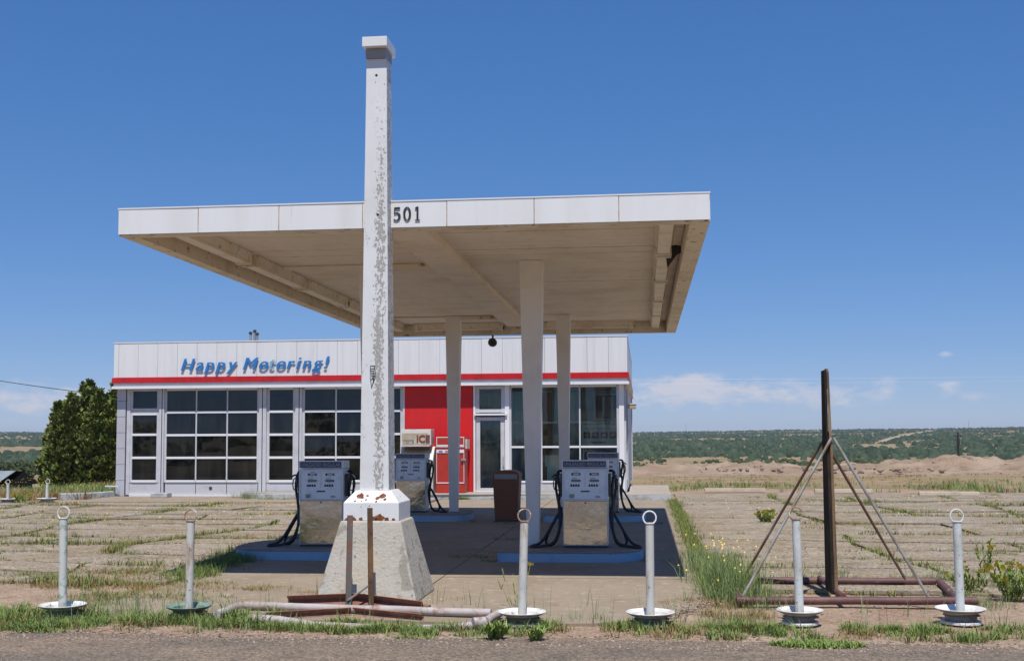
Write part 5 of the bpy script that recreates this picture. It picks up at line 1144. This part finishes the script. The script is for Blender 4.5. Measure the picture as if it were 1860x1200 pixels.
weed_plant(-1.05, 10.93, .11, 10, 0, 'small green leafy clump right at the road edge', .1)
weed_plant(2.68, 26.3, .24, 26, 1, 'round yellow flower clump on the asphalt left of the braced post', .18)
weed_plant(-18.9, 33.5, .28, 22, 1, 'yellow flowered clump between the two far ringed posts', .3)
weed_plant(-3.3, 14.6, .35, 5, 3, 'thin weed with yellow flowers left behind the pylon base', .14, None, 4, .010)
weed_plant(-1.4, 12.9, .5, 6, 4, 'wispy weed with a yellow flower by the leaning ringed post', .22, None, 4, .010)
L = []; F = B()
for k in range(1500):
    a = rnd.uniform(0, 6.28); r = math.sqrt(rnd.random()); L.append((1.55+.42*r*math.cos(a), 10.85+.16*r*math.sin(a), .005, rnd.uniform(.02, .06), .012, rnd.uniform(0, 6.28), rnd.uniform(.3, 1.3)))
tag(blades('creeping_weed', L, 'weed', None), 'low creeping green weed mat on the road edge before the grey post', 'weed')
F = B()
for k in range(420):                                       # single yellow blooms all over
    z_ = NR.random()
    if z_ < .10: x, y, h = 1.0+NR.normal(0, .3), 14+5*NR.random(), .15+.22*NR.random()
    elif z_ < .5: x, y, h = -26+8*NR.random(), 35.5+8*NR.random(), .2+.25*NR.random()
    elif z_ < .8: x, y, h = -17+9*NR.random(), 22+10*NR.random(), .08+.08*NR.random()
    else: x, y, h = 2+9*NR.random(), 27+9*NR.random(), .08+.1*NR.random()
    if z_ >= .1 and x > -17.9 and y > 34.5: continue
    rr_ = .013; o_ = len(F.v); F.v += [(x-rr_, y, h), (x, y-rr_*.6, h-rr_*.6), (x+rr_, y, h), (x, y+rr_*.6, h+rr_)]; F.f.append((o_, o_+1, o_+2, o_+3))
ob = F.build('yellow_blooms', 'flower', kind='stuff', label='small yellow blooms dotted over the weeds')

# loose gravel on the shoulder and stones on the mounds
def stones(name, pts, m, label):
    Vs, Fs = [], []; o = 0
    for x, y, z, s in pts:
        q = icv*(s*NR.uniform(.7, 1.3), s*NR.uniform(.7, 1.3), s*NR.uniform(.4, .8))*(1+NR.normal(0, .18, (len(icv), 1))); Vs.append(q+(x, y, z)); Fs.append(icf+o); o += len(icv)
    ob = np_mesh(name, np.vstack(Vs), np.vstack(Fs), m); ob['kind'] = 'stuff'; ob['label'] = label; return ob
G = []
for k in range(6500):
    x = -7.5+13*NR.random(); y = 10.55+abs(NR.normal(0, .5)); G.append((x, y, 0-.026 if y > 11 else .004, .004+.013*NR.random()**3))
for k in range(420):
    t_ = NR.random(); G.append((.1+.65*t_+NR.normal(0, .12), 12.2+1.6*t_+NR.normal(0, .12), .004, .006+.016*NR.random()**2))
for k in range(900): G.append((-7+12*NR.random(), 12+3*NR.random(), -.025, .005+.012*NR.random()**3))
for k in range(700): G.append((-6.5+11*NR.random(), 9.4+1.4*NR.random(), .004, .004+.008*NR.random()**2))
for k in range(2600):
    if k % 2: G.append((-9+2.8*NR.random(), 14.9+6*NR.random(), .006, .005+.012*NR.random()**2))
    else: G.append((1.0+4.5*NR.random(), 14.6+6*NR.random(), .006, .005+.012*NR.random()**2))
stones('loose_gravel', G, 'gravel', 'loose gravel along the road edge')
G = []
for k in range(300):
    x = 3+50*NR.random(); y = 74+8*NR.random(); t = (y-70)/26
    env = math.exp(-((t-.42)/.2)**2); n1 = noise.noise(Vector((x*.22, y*.2, 8.1))); n2 = noise.noise(Vector((x*.55, y*.5, 2.1)))
    G.append((x, y, hgt(x, y)-.1+env*max(mound_h(x, n1, n2), .1)*1.05, .04+.18*NR.random()**3))
for k in range(70): G.append((3+16*NR.random(), 74.5+4*NR.random(), -.42+.25*NR.random(), .06+.16*NR.random()**2))
stones('rubble_stones', G, 'rock', 'broken stones on the dirt mounds')

# ------------------------------------------------------------------ wires, pole and masts
def cable(name, p, q, sag, r, m, label):
    p, q = Vector(p), Vector(q); b = B(); b.tube([p.lerp(q, k/16)-Vector((0, 0, sag*4*(k/16)*(1-k/16))) for k in range(17)], r, 5); o = b.build(name, m); return tag(o, label, 'cable')
cable('service_cable', (-35.98, 58.0, 5.34), (-17.35, 47.8, 3.18), .12, .018, 'cable', 'black service cable sloping down to the left side of the station')
cable('power_line', (-14, 150, 9.35), (90, 150, 9.2), .15, .009, 'cablepale', 'upper pale power line crossing the sky right of the station')
cable('power_line', (-14, 152, 8.85), (90, 152, 8.8), .15, .007, 'cablepale', 'lower pale power line crossing the sky right of the station')
up_ = thing('utility_pole', 'dark utility pole on the far scrub slope at right', 'pole', (86.1, 330, -5))
B().tube([(86.1, 330, -5.5), (86.1, 330, 2.66)], [.3, .22], 8).build('pole', 'pole', up_); B().box(84.9, 87.3, 329.9, 330.1, 1.6, 1.85).build('crossarm', 'pole', up_); B().box(85.75, 86.5, 329.6, 330, -.9, .6).build('transformer', 'pole', up_)
for x, zt, lb in ((62, 21.5, 'thin distant radio mast on the ridge near the station'), (459, 23, 'thin distant radio mast on the ridge at far right')):
    mt_ = thing('radio_mast', lb, 'mast', (x, 1700, 8)); b = B()
    for dx, dy in ((-.5, -.4), (.5, -.4), (0, .5)): b.tube([(x+dx, 1700+dy, 5), (x+dx*.5, 1700+dy*.5, zt)], .09, 4)
    b.build('leg', 'mast', mt_)
    b = B()
    for k in range(8): b.box(x-.42, x+.42, 1699.9, 1700.1, 7+k*1.8, 7.12+k*1.8)
    b.build('strut', 'mast', mt_)

# ------------------------------------------------------------------ thin air: far slopes fade towards blue
hz = B().box(-3100, 3100, -3100, 3100, -40, 30).build('haze', 'glass', kind='stuff'); hm = bpy.data.materials.new('haze_air'); hm.use_nodes = True
hn = hm.node_tree; hn.nodes.remove(hn.nodes['Principled BSDF']); pv = hn.nodes.new('ShaderNodeVolumePrincipled'); pv.inputs['Density'].default_value = .00014; pv.inputs['Color'].default_value = (.72, .84, 1.0, 1); pv.inputs['Anisotropy'].default_value = .2
hn.links.new(pv.outputs[0], hn.nodes['Material Output'].inputs['Volume']); hz.data.materials.clear(); hz.data.materials.append(hm)
